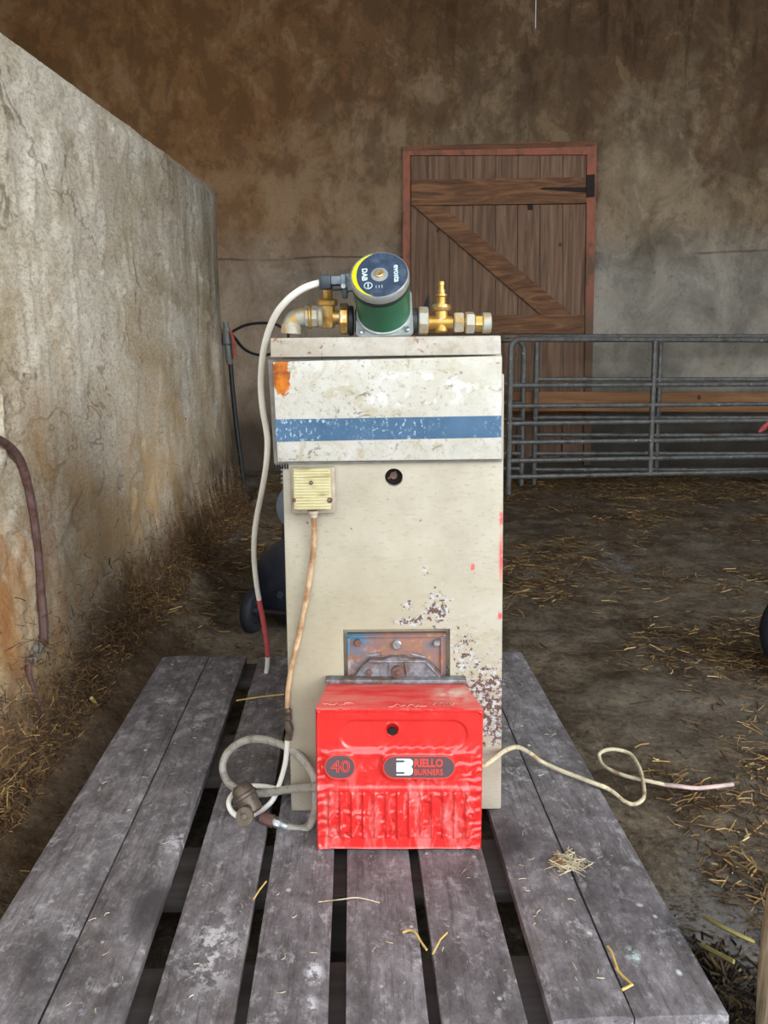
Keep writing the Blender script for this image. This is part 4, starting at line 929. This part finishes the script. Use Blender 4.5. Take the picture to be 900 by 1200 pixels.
hx('gasket', 408.5, 414.5, 0.0275, M_BLK, 24); 
nutl = hx('union_nut', 398.5, 408.5, 0.0295, M_BRASS, 8, v=374)
vl = hx('isolating_valve', 389, 399, 0.0125, M_BRASS, 20, v=372)
b = NB(); vb = P(384, 372, PY); lathe(b, [(-0.020, 0.011), (-0.016, 0.0135), (0.020, 0.0135), (0.022, 0.0185), (0.029, 0.0195), (0.033, 0.017), (0.034, 0.010), (0.060, 0.0085), (0.062, 0.006)], vb, (0, 0, 1), 8); obj('valve_body', b, M_BRASS, vl)
hx('coupling', 373, 379, 0.0200, M_SCALE, 20, parent=vl, v=371); hx('coupling', 357.5, 373, 0.0205, M_SCALE, 8, parent=vl, v=371); hx('coupling', 362, 366, 0.0225, M_BRASS, 20, parent=vl, v=371)
b = NB(); e0, e1 = P(358, 371, PY), P(342, 388, PY)
tube(b, spline([P(359, 371, PY), P(350, 371.5, PY), P(343.5, 376, PY), P(341.5, 384, PY), P(341.0, 391, PY)], 5), 0.016, 16, [0.0165] * 14 + [0.0185] * 7); obj('elbow', b, M_SCALE, pump, label='limescaled elbow')
hx('gasket', 481, 489.5, 0.0225, M_BLK, 24)
nutr = hx('union_nut', 490, 501.5, 0.0262, M_SCALE, 8, v=376)
vr = hx('isolating_valve', 501, 532, 0.0128, M_BRASS, 20, v=378)
b = NB(); vb = P(517, 378, PY); lathe(b, [(-0.018, 0.010), (-0.015, 0.0125), (0.020, 0.0120), (0.022, 0.0165), (0.027, 0.0185), (0.033, 0.0165), (0.034, 0.0085), (0.046, 0.0085), (0.048, 0.0105), (0.052, 0.0100), (0.053, 0.0070), (0.060, 0.0068), (0.0605, 0.0050), (0.066, 0.0050), (0.067, 0.0058), (0.074, 0.0055), (0.075, 0.0040)], vb, (0, 0, 1), 12); obj('valve_body', b, M_BRASS, vr)
hx('coupling', 531.5, 543, 0.0200, M_SCALE, 6, parent=vr, v=378, ph=0); hx('coupling', 545, 555.5, 0.0205, M_SCALE, 6, parent=vr, v=378); hx('coupling', 543, 546, 0.0135, M_BRASS, 18, parent=vr, v=378)
hx('coupling', 555.5, 566, 0.0165, M_BRASS, 6, parent=vr, v=378.5); hx('pipe_end', 564.5, 575, 0.0190, M_SCALE, 18, parent=vr, v=378.5)
b = NB(); A = P(499, 362, PY + 0.02); tube(b, [A, A + Vector((0.002, 0, 0.012)), A + Vector((0.004, 0, 0.024))], 0.004, 6, [0.006, 0.005, 0.002]); obj('lever_tip', b, M_BLK, vr)
# connector and mains cable
PYc = 1.375
b = NB(); A, B = P(374.5, 339.5, PYc), P(388.5, 322.5, PYc); box(b, A.x, B.x, PYc - 0.014, PYc + 0.012, A.z, B.z, 0.004); gl = obj('cable_gland', b, M_BLKPL, pump)
b = NB(); A, B = P(388, 334, PYc), P(401, 324, PYc); box(b, A.x, B.x, PYc - 0.010, PYc + 0.010, A.z, B.z, 0.002)
A, B = P(399.5, 338, PYc), P(405.5, 322, PYc); box(b, A.x, B.x, PYc - 0.013, PYc + 0.012, A.z, B.z, 0.002)
A, B = P(405, 341, PYc), P(424, 321, PYc); box(b, A.x, B.x, PYc - 0.006, PYc + 0.022, A.z, B.z, 0.002); obj('plug_connector', b, M_CONN, pump)
b = NB(); A, B = P(401, 349.5, PYc), P(407.5, 336, PYc); box(b, A.x, B.x, PYc - 0.008, PYc + 0.008, A.z, B.z, 0.002); A, B = P(389, 340, PYc), P(420, 334.5, PYc); box(b, A.x, B.x, PYc - 0.005, PYc + 0.015, A.z, B.z, 0.002); obj('plug_latch', b, M_BLKPL, pump)
b = NB(); lathe(b, [(0, 0.004), (0.003, 0.004)], P(402.5, 335.5, PYc - 0.012), (0, -1, 0), 12); obj('plug_screw', b, M_BOLT, pump)
mc = [(380, 331.5, 1.375), (374, 331.8, 1.375), (364, 334.5, 1.376), (352, 340, 1.38), (338, 350.5, 1.39), (325.5, 365, 1.41), (316.5, 383, 1.44), (310, 405, 1.47), (306.5, 430, 1.50), (305.8, 455, 1.53), (308, 480, 1.55), (312, 503, 1.57), (313.5, 520, 1.58), (312, 545, 1.60), (307, 575, 1.64), (301, 605, 1.70), (298, 630, 1.74), (298, 660, 1.79), (301.5, 690, 1.83), (307, 720, 1.87), (311.5, 745, 1.90), (313.5, 765, 1.925), (313, 782, 1.945), (310.5, 797.5, 1.965)]
cps = [P(*q) for q in mc]; low = spline(cps, 5)
b = NB(); tube(b, low, 0.0063, 10); mains = obj('mains_cable', b, M_WCAB, pump, label='long white cable hanging past the boiler')
seg = [q for q, (k) in zip(low, range(len(low))) if 18.3 * 5 <= k <= 21.3 * 5]
b = NB(); tube(b, seg, 0.0068, 10); obj('red_tape', b, M_PINK, mains, label='red taped stretch')

# ================================================================== compressor behind the boiler
Yc = 2.62
tc = P(336, 688, Yc); rT = 0.158
comp = thing('air_compressor', 'dark navy air compressor standing behind the left side of the boiler', 'compressor', (tc.x + 0.05, Yc + 0.2, 0))
tc.z = rT + 0.012
b = NB(); prof = [(0, 0.012), (0.004, 0.05), (0.016, 0.095), (0.036, 0.135), (0.062, 0.152), (0.085, rT), (0.55, rT), (0.575, 0.152), (0.60, 0.135), (0.62, 0.09), (0.632, 0.02)]
lathe(b, prof, tc + Vector((0, -0.03, 0)), (0.28, 0.96, 0), 40); tank = obj('tank', b, M_TANK, comp)
pg = P(328, 697, Yc - 0.03); b = NB(); lathe(b, [(-0.02, 0.014), (0.006, 0.014), (0.007, 0.011), (0.013, 0.0105), (0.0135, 0.006)], pg, (0, -1, 0), 6); obj('drain_plug', b, M_RUB, tank)
wc_ = P(297.5, 731, Yc + 0.02); wr_ = wc_.z - 0.005
def wheel(c, axis, r, wdt, parent):
    b = NB(); lathe(b, [(-wdt / 2, r * 0.62), (-wdt / 2, r * 0.86), (-wdt * 0.36, r * 0.96), (-wdt * 0.15, r), (wdt * 0.15, r), (wdt * 0.36, r * 0.96), (wdt / 2, r * 0.86), (wdt / 2, r * 0.62), (wdt * 0.3, r * 0.58), (-wdt * 0.3, r * 0.58)], c, axis, 32)
    t = obj('tyre', b, M_RUB, parent)
    b = NB(); lathe(b, [(-wdt * 0.55, 0.01), (-wdt * 0.5, r * 0.2), (-wdt * 0.2, r * 0.25), (-wdt * 0.1, r * 0.6), (wdt * 0.1, r * 0.6), (wdt * 0.2, r * 0.25), (wdt * 0.5, r * 0.2), (wdt * 0.55, 0.01)], c, axis, 24); o = obj('hub', b, M_TANK, parent); return t
fz = float(floor_z(np.array([wc_.x]), np.array([wc_.y]))[0])
wc_.z = 0.080 + fz; 
w1 = wheel(wc_, (0.95, -0.32, 0), 0.078, 0.040, comp); w1.name = 'wheel'
wc2 = wc_ + Vector((0.36, -0.10, 0)); wheel(wc2, (0.95, -0.32, 0), 0.078, 0.04, comp).name = 'wheel'
b = NB(); cyl(b, wc_, wc2, 0.009, 10); obj('axle', b, M_IRON, comp)
b = NB(); q = tc + Vector((0.17, 0.50, -rT)); box(b, q.x - 0.08, q.x + 0.08, q.y - 0.02, q.y + 0.02, -0.01, q.z + 0.03, 0.004); obj('foot', b, M_TANK, comp)
mc0 = P(350, 594, Yc + 0.18)
b = NB(); lathe(b, [(0, 0.06), (0.012, 0.09), (0.05, 0.102), (0.17, 0.102), (0.18, 0.09)], mc0 + Vector((0, -0.04, 0)), (0.28, 0.96, 0), 28); mot = obj('motor_cowl', b, M_MOT, comp)
b = NB(); box(b, mc0.x - 0.06, mc0.x + 0.06, mc0.y - 0.02, mc0.y + 0.12, tc.z + rT - 0.03, mc0.z - 0.06, 0.004); obj('motor_bracket', b, M_TANK, comp)
for k in range(5):
    q = P(333, 568 - 0, Yc + 0.2); b = NB(); z = mc0.z + 0.09 + 0.016 * k; box(b, mc0.x - 0.065, mc0.x + 0.065, mc0.y + 0.0, mc0.y + 0.12, z - 0.004, z + 0.004, 0.001); obj('cylinder_fin', b, M_ALUM, comp)
b = NB(); box(b, mc0.x - 0.05, mc0.x + 0.05, mc0.y + 0.015, mc0.y + 0.10, mc0.z + 0.05, mc0.z + 0.165, 0.004); obj('cylinder_head', b, M_ALUM, comp)

# ================================================================== bits on and near the side partition
rod = [(-12, 512, .035), (2, 517, .032), (16, 528, .03), (26, 545, .03), (33, 570, .03), (39, 600, .03), (44, 640, .03), (48, 690, .03), (52, 735, .03), (51, 755, .03)]
def onpart(u, v, off):                                # a point on the face of the partition
    d = ray(u, v); o = Vector((0, 0, CAM_Z)); lo, hi = 0.5, 6.0
    for _ in range(50):
        t = (lo + hi) / 2; p = o + d * t
        xb = part_x(p.y); xt = -0.966 + 0.0117 * (4.53 - p.y); zt_ = 1.905 - (4.53 - p.y) * 0.056
        tq = min(max((p.z + 0.05) / (zt_ + 0.05), 0), 1); face = xb + (xt - xb) * (1 - (1 - tq) ** 2) + off
        if p.x < face: hi = t
        else: lo = t
    return p
b = NB(); tube(b, spline([onpart(u, v, o_) for u, v, o_ in rod], 5), 0.010, 10)
t = thing('rusted_pipe', 'brown rusted bent pipe fixed upright on the pale side wall', 'pipe', onpart(40, 830, 0.03))
obj('bent_pipe', b, M_RROD, t)
b = NB(); tube(b, spline([onpart(u, v, o_) for u, v, o_ in ((51, 752, .03), (44, 763, .03), (37, 772, .03), (34, 785, .03), (37, 800, .032), (43, 815, .035), (47, 828, .045))], 5), 0.008, 8, [0.010 - 0.00015 * k for k in range(31)]); obj('flattened_tail', b, M_RROD, t)
b = NB(); tube(b, spline([onpart(u, v, 0.03) for u, v in ((46, 757), (41, 766), (36, 776))], 4), 0.011, 8); obj('clip', b, M_ALU, t, label='pale limescaled clip')
# water pipe at the far end of the side partition
Yp = 4.50
t = thing('water_standpipe', 'black water pipe with a grey coupling at the far end of the side wall', 'pipe', (P(287, 600, Yp).x, Yp, 0))
pp = [P(270, 424, Yp), P(272, 450, Yp), P(276, 490, Yp), P(281, 530, Yp), P(285, 562, Yp), P(288, 595, Yp)]; pp.append(Vector((pp[-1].x + 0.01, Yp, -0.02)))
b = NB(); tube(b, spline(pp, 5), 0.0135, 10); obj('pipe', b, M_HPIPE, t)
b = NB(); A, B = P(269.5, 427, Yp), P(264.5, 380, Yp); lathe(b, [(0, 0.015), (0.01, 0.020), (0.11, 0.022), (0.12, 0.030), (0.18, 0.030), (0.19, 0.024), (0.21, 0.024), (0.212, 0.016), (0.245, 0.016)], A, B - A, 16); obj('coupling', b, M_GCOUP, t)
b = NB(); tube(b, spline([P(270, 388, Yp - .03), P(272.5, 396, Yp - .035), P(274.5, 408, Yp - .03), P(275, 420, Yp - .03)], 4), 0.010, 8); obj('red_binding', b, M_REDPT, t)
hl = [(268, 392, 4.7), (277, 386, 4.75), (290, 380.5, 4.85), (308, 378.5, 4.95), (325, 381, 5.0), (338, 392, 5.0), (330, 408, 5.0), (312, 416, 4.95), (297, 414.5, 4.85), (285, 408, 4.78), (276, 397, 4.72), (270, 391, 4.68)]
b = NB(); tube(b, spline([P(*q) for q in hl], 5), 0.009, 8); obj('hose_loop', b, M_HPIPE, t, label='thin black hose bent into a loop')
q = [Wp(275, 428, 0.02), Wp(281, 455, 0.02)]
# string hanging from the roof
b = NB(); A, B = Wp(627, -60, 0.04), Wp(627.5, 33, 0.04); tube(b, [A, (A + B) / 2 + Vector((0.006, 0, 0)), B], 0.004, 6)
tag(obj('hanging_string', b, M_WCAB), 'short pale string hanging down the rear wall above the door', 'string')

# tyre at the right picture edge
tyc = P(949, 741, 2.28); rt = 0.155
tt = thing('small_tyre', 'black rubber tyre half cut off by the right picture edge', 'tyre', (tyc.x, 2.28, 0))
fz = float(floor_z(np.array([tyc.x]), np.array([2.28]))[0]); tyc.z = fz + rt - 0.006
wheel(tyc, (0.10, -0.99, 0), rt, 0.075, tt)
# weathered stake at the lower right corner
s0 = G(926, 1262, 0.0)
stk = NB(); tube(stk, [s0 + Vector((-0.006, 0, -0.02)), s0 + Vector((0, 0, 0.05)), s0 + Vector((0.002, 0.004, 0.12)), s0 + Vector((0.006, 0.01, 0.20)), s0 + Vector((0.016, 0.02, 0.30)), s0 + Vector((0.05, 0.03, 0.42))], 0.04, 14, [0.046, 0.045, 0.045, 0.043, 0.041, 0.03])
for v_ in stk.verts: v_.co += Vector((float(fbm(v_.co.x * 30, v_.co.z * 9, 3)), float(fbm(v_.co.y * 30, v_.co.z * 9, 4)), 0)) * 0.012
tag(obj('timber_stake', stk, M_STAKE, smooth=60), 'pale weathered timber stake in the lower right corner', 'stake')

# ================================================================== straw
def straw_mesh(name, pts, lens, wid, mat, tilt=0.25, seed=1):
    rg = np.random.default_rng(seed); v = []; f = []
    for p, l in zip(pts, lens):
        a = rg.uniform(0, 2 * math.pi); el = rg.normal(0, tilt); d = np.array([math.cos(a) * math.cos(el), math.sin(a) * math.cos(el), math.sin(el)])
        s = np.array([-math.sin(a), math.cos(a), 0]); wq = wid * rg.uniform(0.6, 1.4) / 2; bend = s * rg.normal(0, 0.12) * l; up = np.array([0, 0, wq * 1.2])
        k = len(v)
        for t, bb in ((-0.5, 0), (0.0, 1), (0.5, 0)):
            c = p + d * l * t + bend * bb
            v += [tuple(c - s * wq), tuple(c + up), tuple(c + s * wq)]
        for j in (0, 3):
            f += [(k + j, k + j + 1, k + j + 4, k + j + 3), (k + j + 1, k + j + 2, k + j + 5, k + j + 4)]
    return pyobj(name, v, f, mat, smooth=0)
rg = np.random.default_rng(5)
n = 170000
X_ = rg.uniform(-1.0, 3.6, n); Y_ = 0.7 + 5.6 * rg.uniform(0, 1, n) ** 1.5
den = 0.5 + 1.7 * fbm(X_ * 1.5, Y_ * 1.5, 201, 4) + 0.9 * fbm(X_ * 6, Y_ * 6, 207, 3)
den += 0.5 * np.exp(-((Y_ - 5.7) / 0.5) ** 2) + 0.12 * (X_ < -0.55)
den += 0.8 * np.exp(-(((X_ - 1.02) / 0.22) ** 2 + ((Y_ - 1.66) / 0.22) ** 2)) + 0.7 * np.exp(-(((X_ - 1.0) / 0.3) ** 2 + ((Y_ - 2.45) / 0.18) ** 2))
keep = rg.uniform(0, 1, n) < np.clip(den - 0.42, 0.02, 1) ** 1.4 * 1.1
ins = (np.abs(X_ + 0.0 - 0.0) < 0.62) & (Y_ < 2.1) & (X_ > -0.60)
keep &= ~ins & (X_ < 0.55 * Y_ + 0.4) & (Y_ < wall_y(X_) - 0.06) & (X_ > part_x(Y_) - 0.02)
X_, Y_ = X_[keep], Y_[keep]; Zs = floor_z(X_, Y_) + rg.uniform(0.001, 0.012, len(X_))
tag(straw_mesh('scattered_straw', np.stack([X_, Y_, Zs], 1), rg.uniform(0.012, 0.055, len(X_)) * (1 + 0.3 * (Y_ > 3)), 0.0028, M_STRAW, 0.16, 3), 'loose straw trodden over the barn floor', 'straw', kind='stuff')
# straw and muck clinging to the foot of the side partition
n = 12000; Yw = rg.uniform(0.9, 4.5, n); tz = np.abs(rg.normal(0, 0.12, n)) + 0.04
Xw = part_x(Yw) - 0.06 * tz + 0.02 + 0.10 * np.exp(-tz / 0.12)
tag(straw_mesh('clinging_straw', np.stack([Xw, Yw, np.maximum(tz, floor_z(Xw, Yw))], 1), rg.uniform(0.012, 0.045, n), 0.0020, M_MUDS, 0.7, 9), 'muddy straw stuck along the foot of the side wall', 'straw', kind='stuff')
# dark rotten clump between the pallet and the stake
q = G(856, 1160, 0.02); n = 1500
r_ = np.abs(rg.normal(0, 0.05, n)); a = rg.uniform(0, 2 * math.pi, n); px = q.x + r_ * np.cos(a) * 0.8; py = q.y + r_ * np.sin(a) * 1.5
px = np.maximum(px, 0.50)
pz = floor_z(px, py) + 0.05 * np.exp(-(r_ / 0.05) ** 2) * rg.uniform(0.2, 1, n)
tag(straw_mesh('rotten_straw_clump', np.stack([px, py, pz], 1), rg.uniform(0.015, 0.06, n), 0.004, M_ROT, 0.5, 11), 'dark rotten straw clump between the pallet corner and the stake', 'straw', kind='stuff')
# single stalks that can be picked out
def stalk(pts, r, label, mat=M_YSTRAW, name='straw_stalk'):
    b = NB(); tube(b, pts, r, 6); return tag(obj(name, b, mat), label, 'straw')
on = lambda u, v, z=0.0025: G(u, v, PT + z)
stalk(spline([on(472, 1093), on(480, 1090, .006), on(487, 1093, .008), on(493, 1103, .004), on(500, 1113, .004)], 3), 0.0016, 'bent yellow straw across the gap in the near planks')
stalk([on(712, 1109), on(716, 1114), on(724, 1136, .002)], 0.0018, 'short straw lying in the plank joint at right')
stalk([on(722, 1135), on(731, 1145, .003), on(741, 1154, .004), on(729, 1160, .003)], 0.0019, 'folded golden straw over the plank joint at lower right')
stalk([on(524, 1093, .004), on(516, 1101, .006), on(507, 1118, .003)], 0.0013, 'thin upright straw beside the bent yellow one')
stalk(spline([on(277, 821, .006), on(295, 818, .012), on(315, 815.5, .016), on(333, 813.5, .02)], 3), 0.0018, 'long thin straw lying beside the white cable end')
stalk([on(312, 1033, .003), on(304, 1043, .006), on(297, 1054, .004)], 0.0013, 'fine straw bridging the gap left of the burner')
stalk(spline([on(373, 1057), on(400, 1054, .004), on(420, 1052, .004), on(445, 1058)], 4), 0.0009, 'pale hair-thin fibre across the planks before the burner', M_DCAB, 'straw_fibre')
stalk([onpart(107, 818, 0.10), onpart(119, 832, 0.10)], 0.0045, 'thick yellow straw stuck on the muck beside the pallet')
stalk(spline([G(824, 1074, .03), G(850, 1088, .04), G(884, 1104, .03)], 4), 0.0032, 'long green-yellow stalk reaching the timber stake', plain('greenish_stalk', S(150, 140, 84), 0.7))
stalk(spline([G(822, 1107, .03), G(840, 1117, .04), G(860, 1127, .045)], 4), 0.0038, 'second greenish stalk ending at the dark clump', bpy.data.materials['greenish_stalk'])
q = on(665, 1012); n = 130
pts = np.array([[q.x + rg.normal(0, 0.014), q.y + rg.normal(0, 0.012), PT + 0.002 + abs(rg.normal(0, 0.004))] for _ in range(n)])
tag(straw_mesh('straw_tuft', pts, rg.uniform(0.008, 0.034, n), 0.0013, M_DCAB, 0.15, 21), 'small tuft of chopped straw on the right-hand planks', 'straw', kind='stuff')
n = 260; ps = []
for _ in range(n):
    u_ = rg.uniform(0.0, 1.0); lx = W0 + 0.02 + (W1 - W0 - 0.04) * u_; ly = rg.uniform(0.02, DEP - 0.03); qq = p0 + ex_ * lx + ey_ * ly
    if any(plx(a) + 0.01 < lx < plx(b_) - 0.01 for a, b_ in PL) and not (-0.18 < qq.x < 0.23 and 1.2 < qq.y < 1.9): ps.append([qq.x, qq.y, PT + 0.0015])
tag(straw_mesh('straw_chaff', np.array(ps), rg.uniform(0.004, 0.013, len(ps)), 0.0010, M_DCAB, 0.05, 23), 'fine chaff sprinkled over the pallet planks', 'straw', kind='stuff')
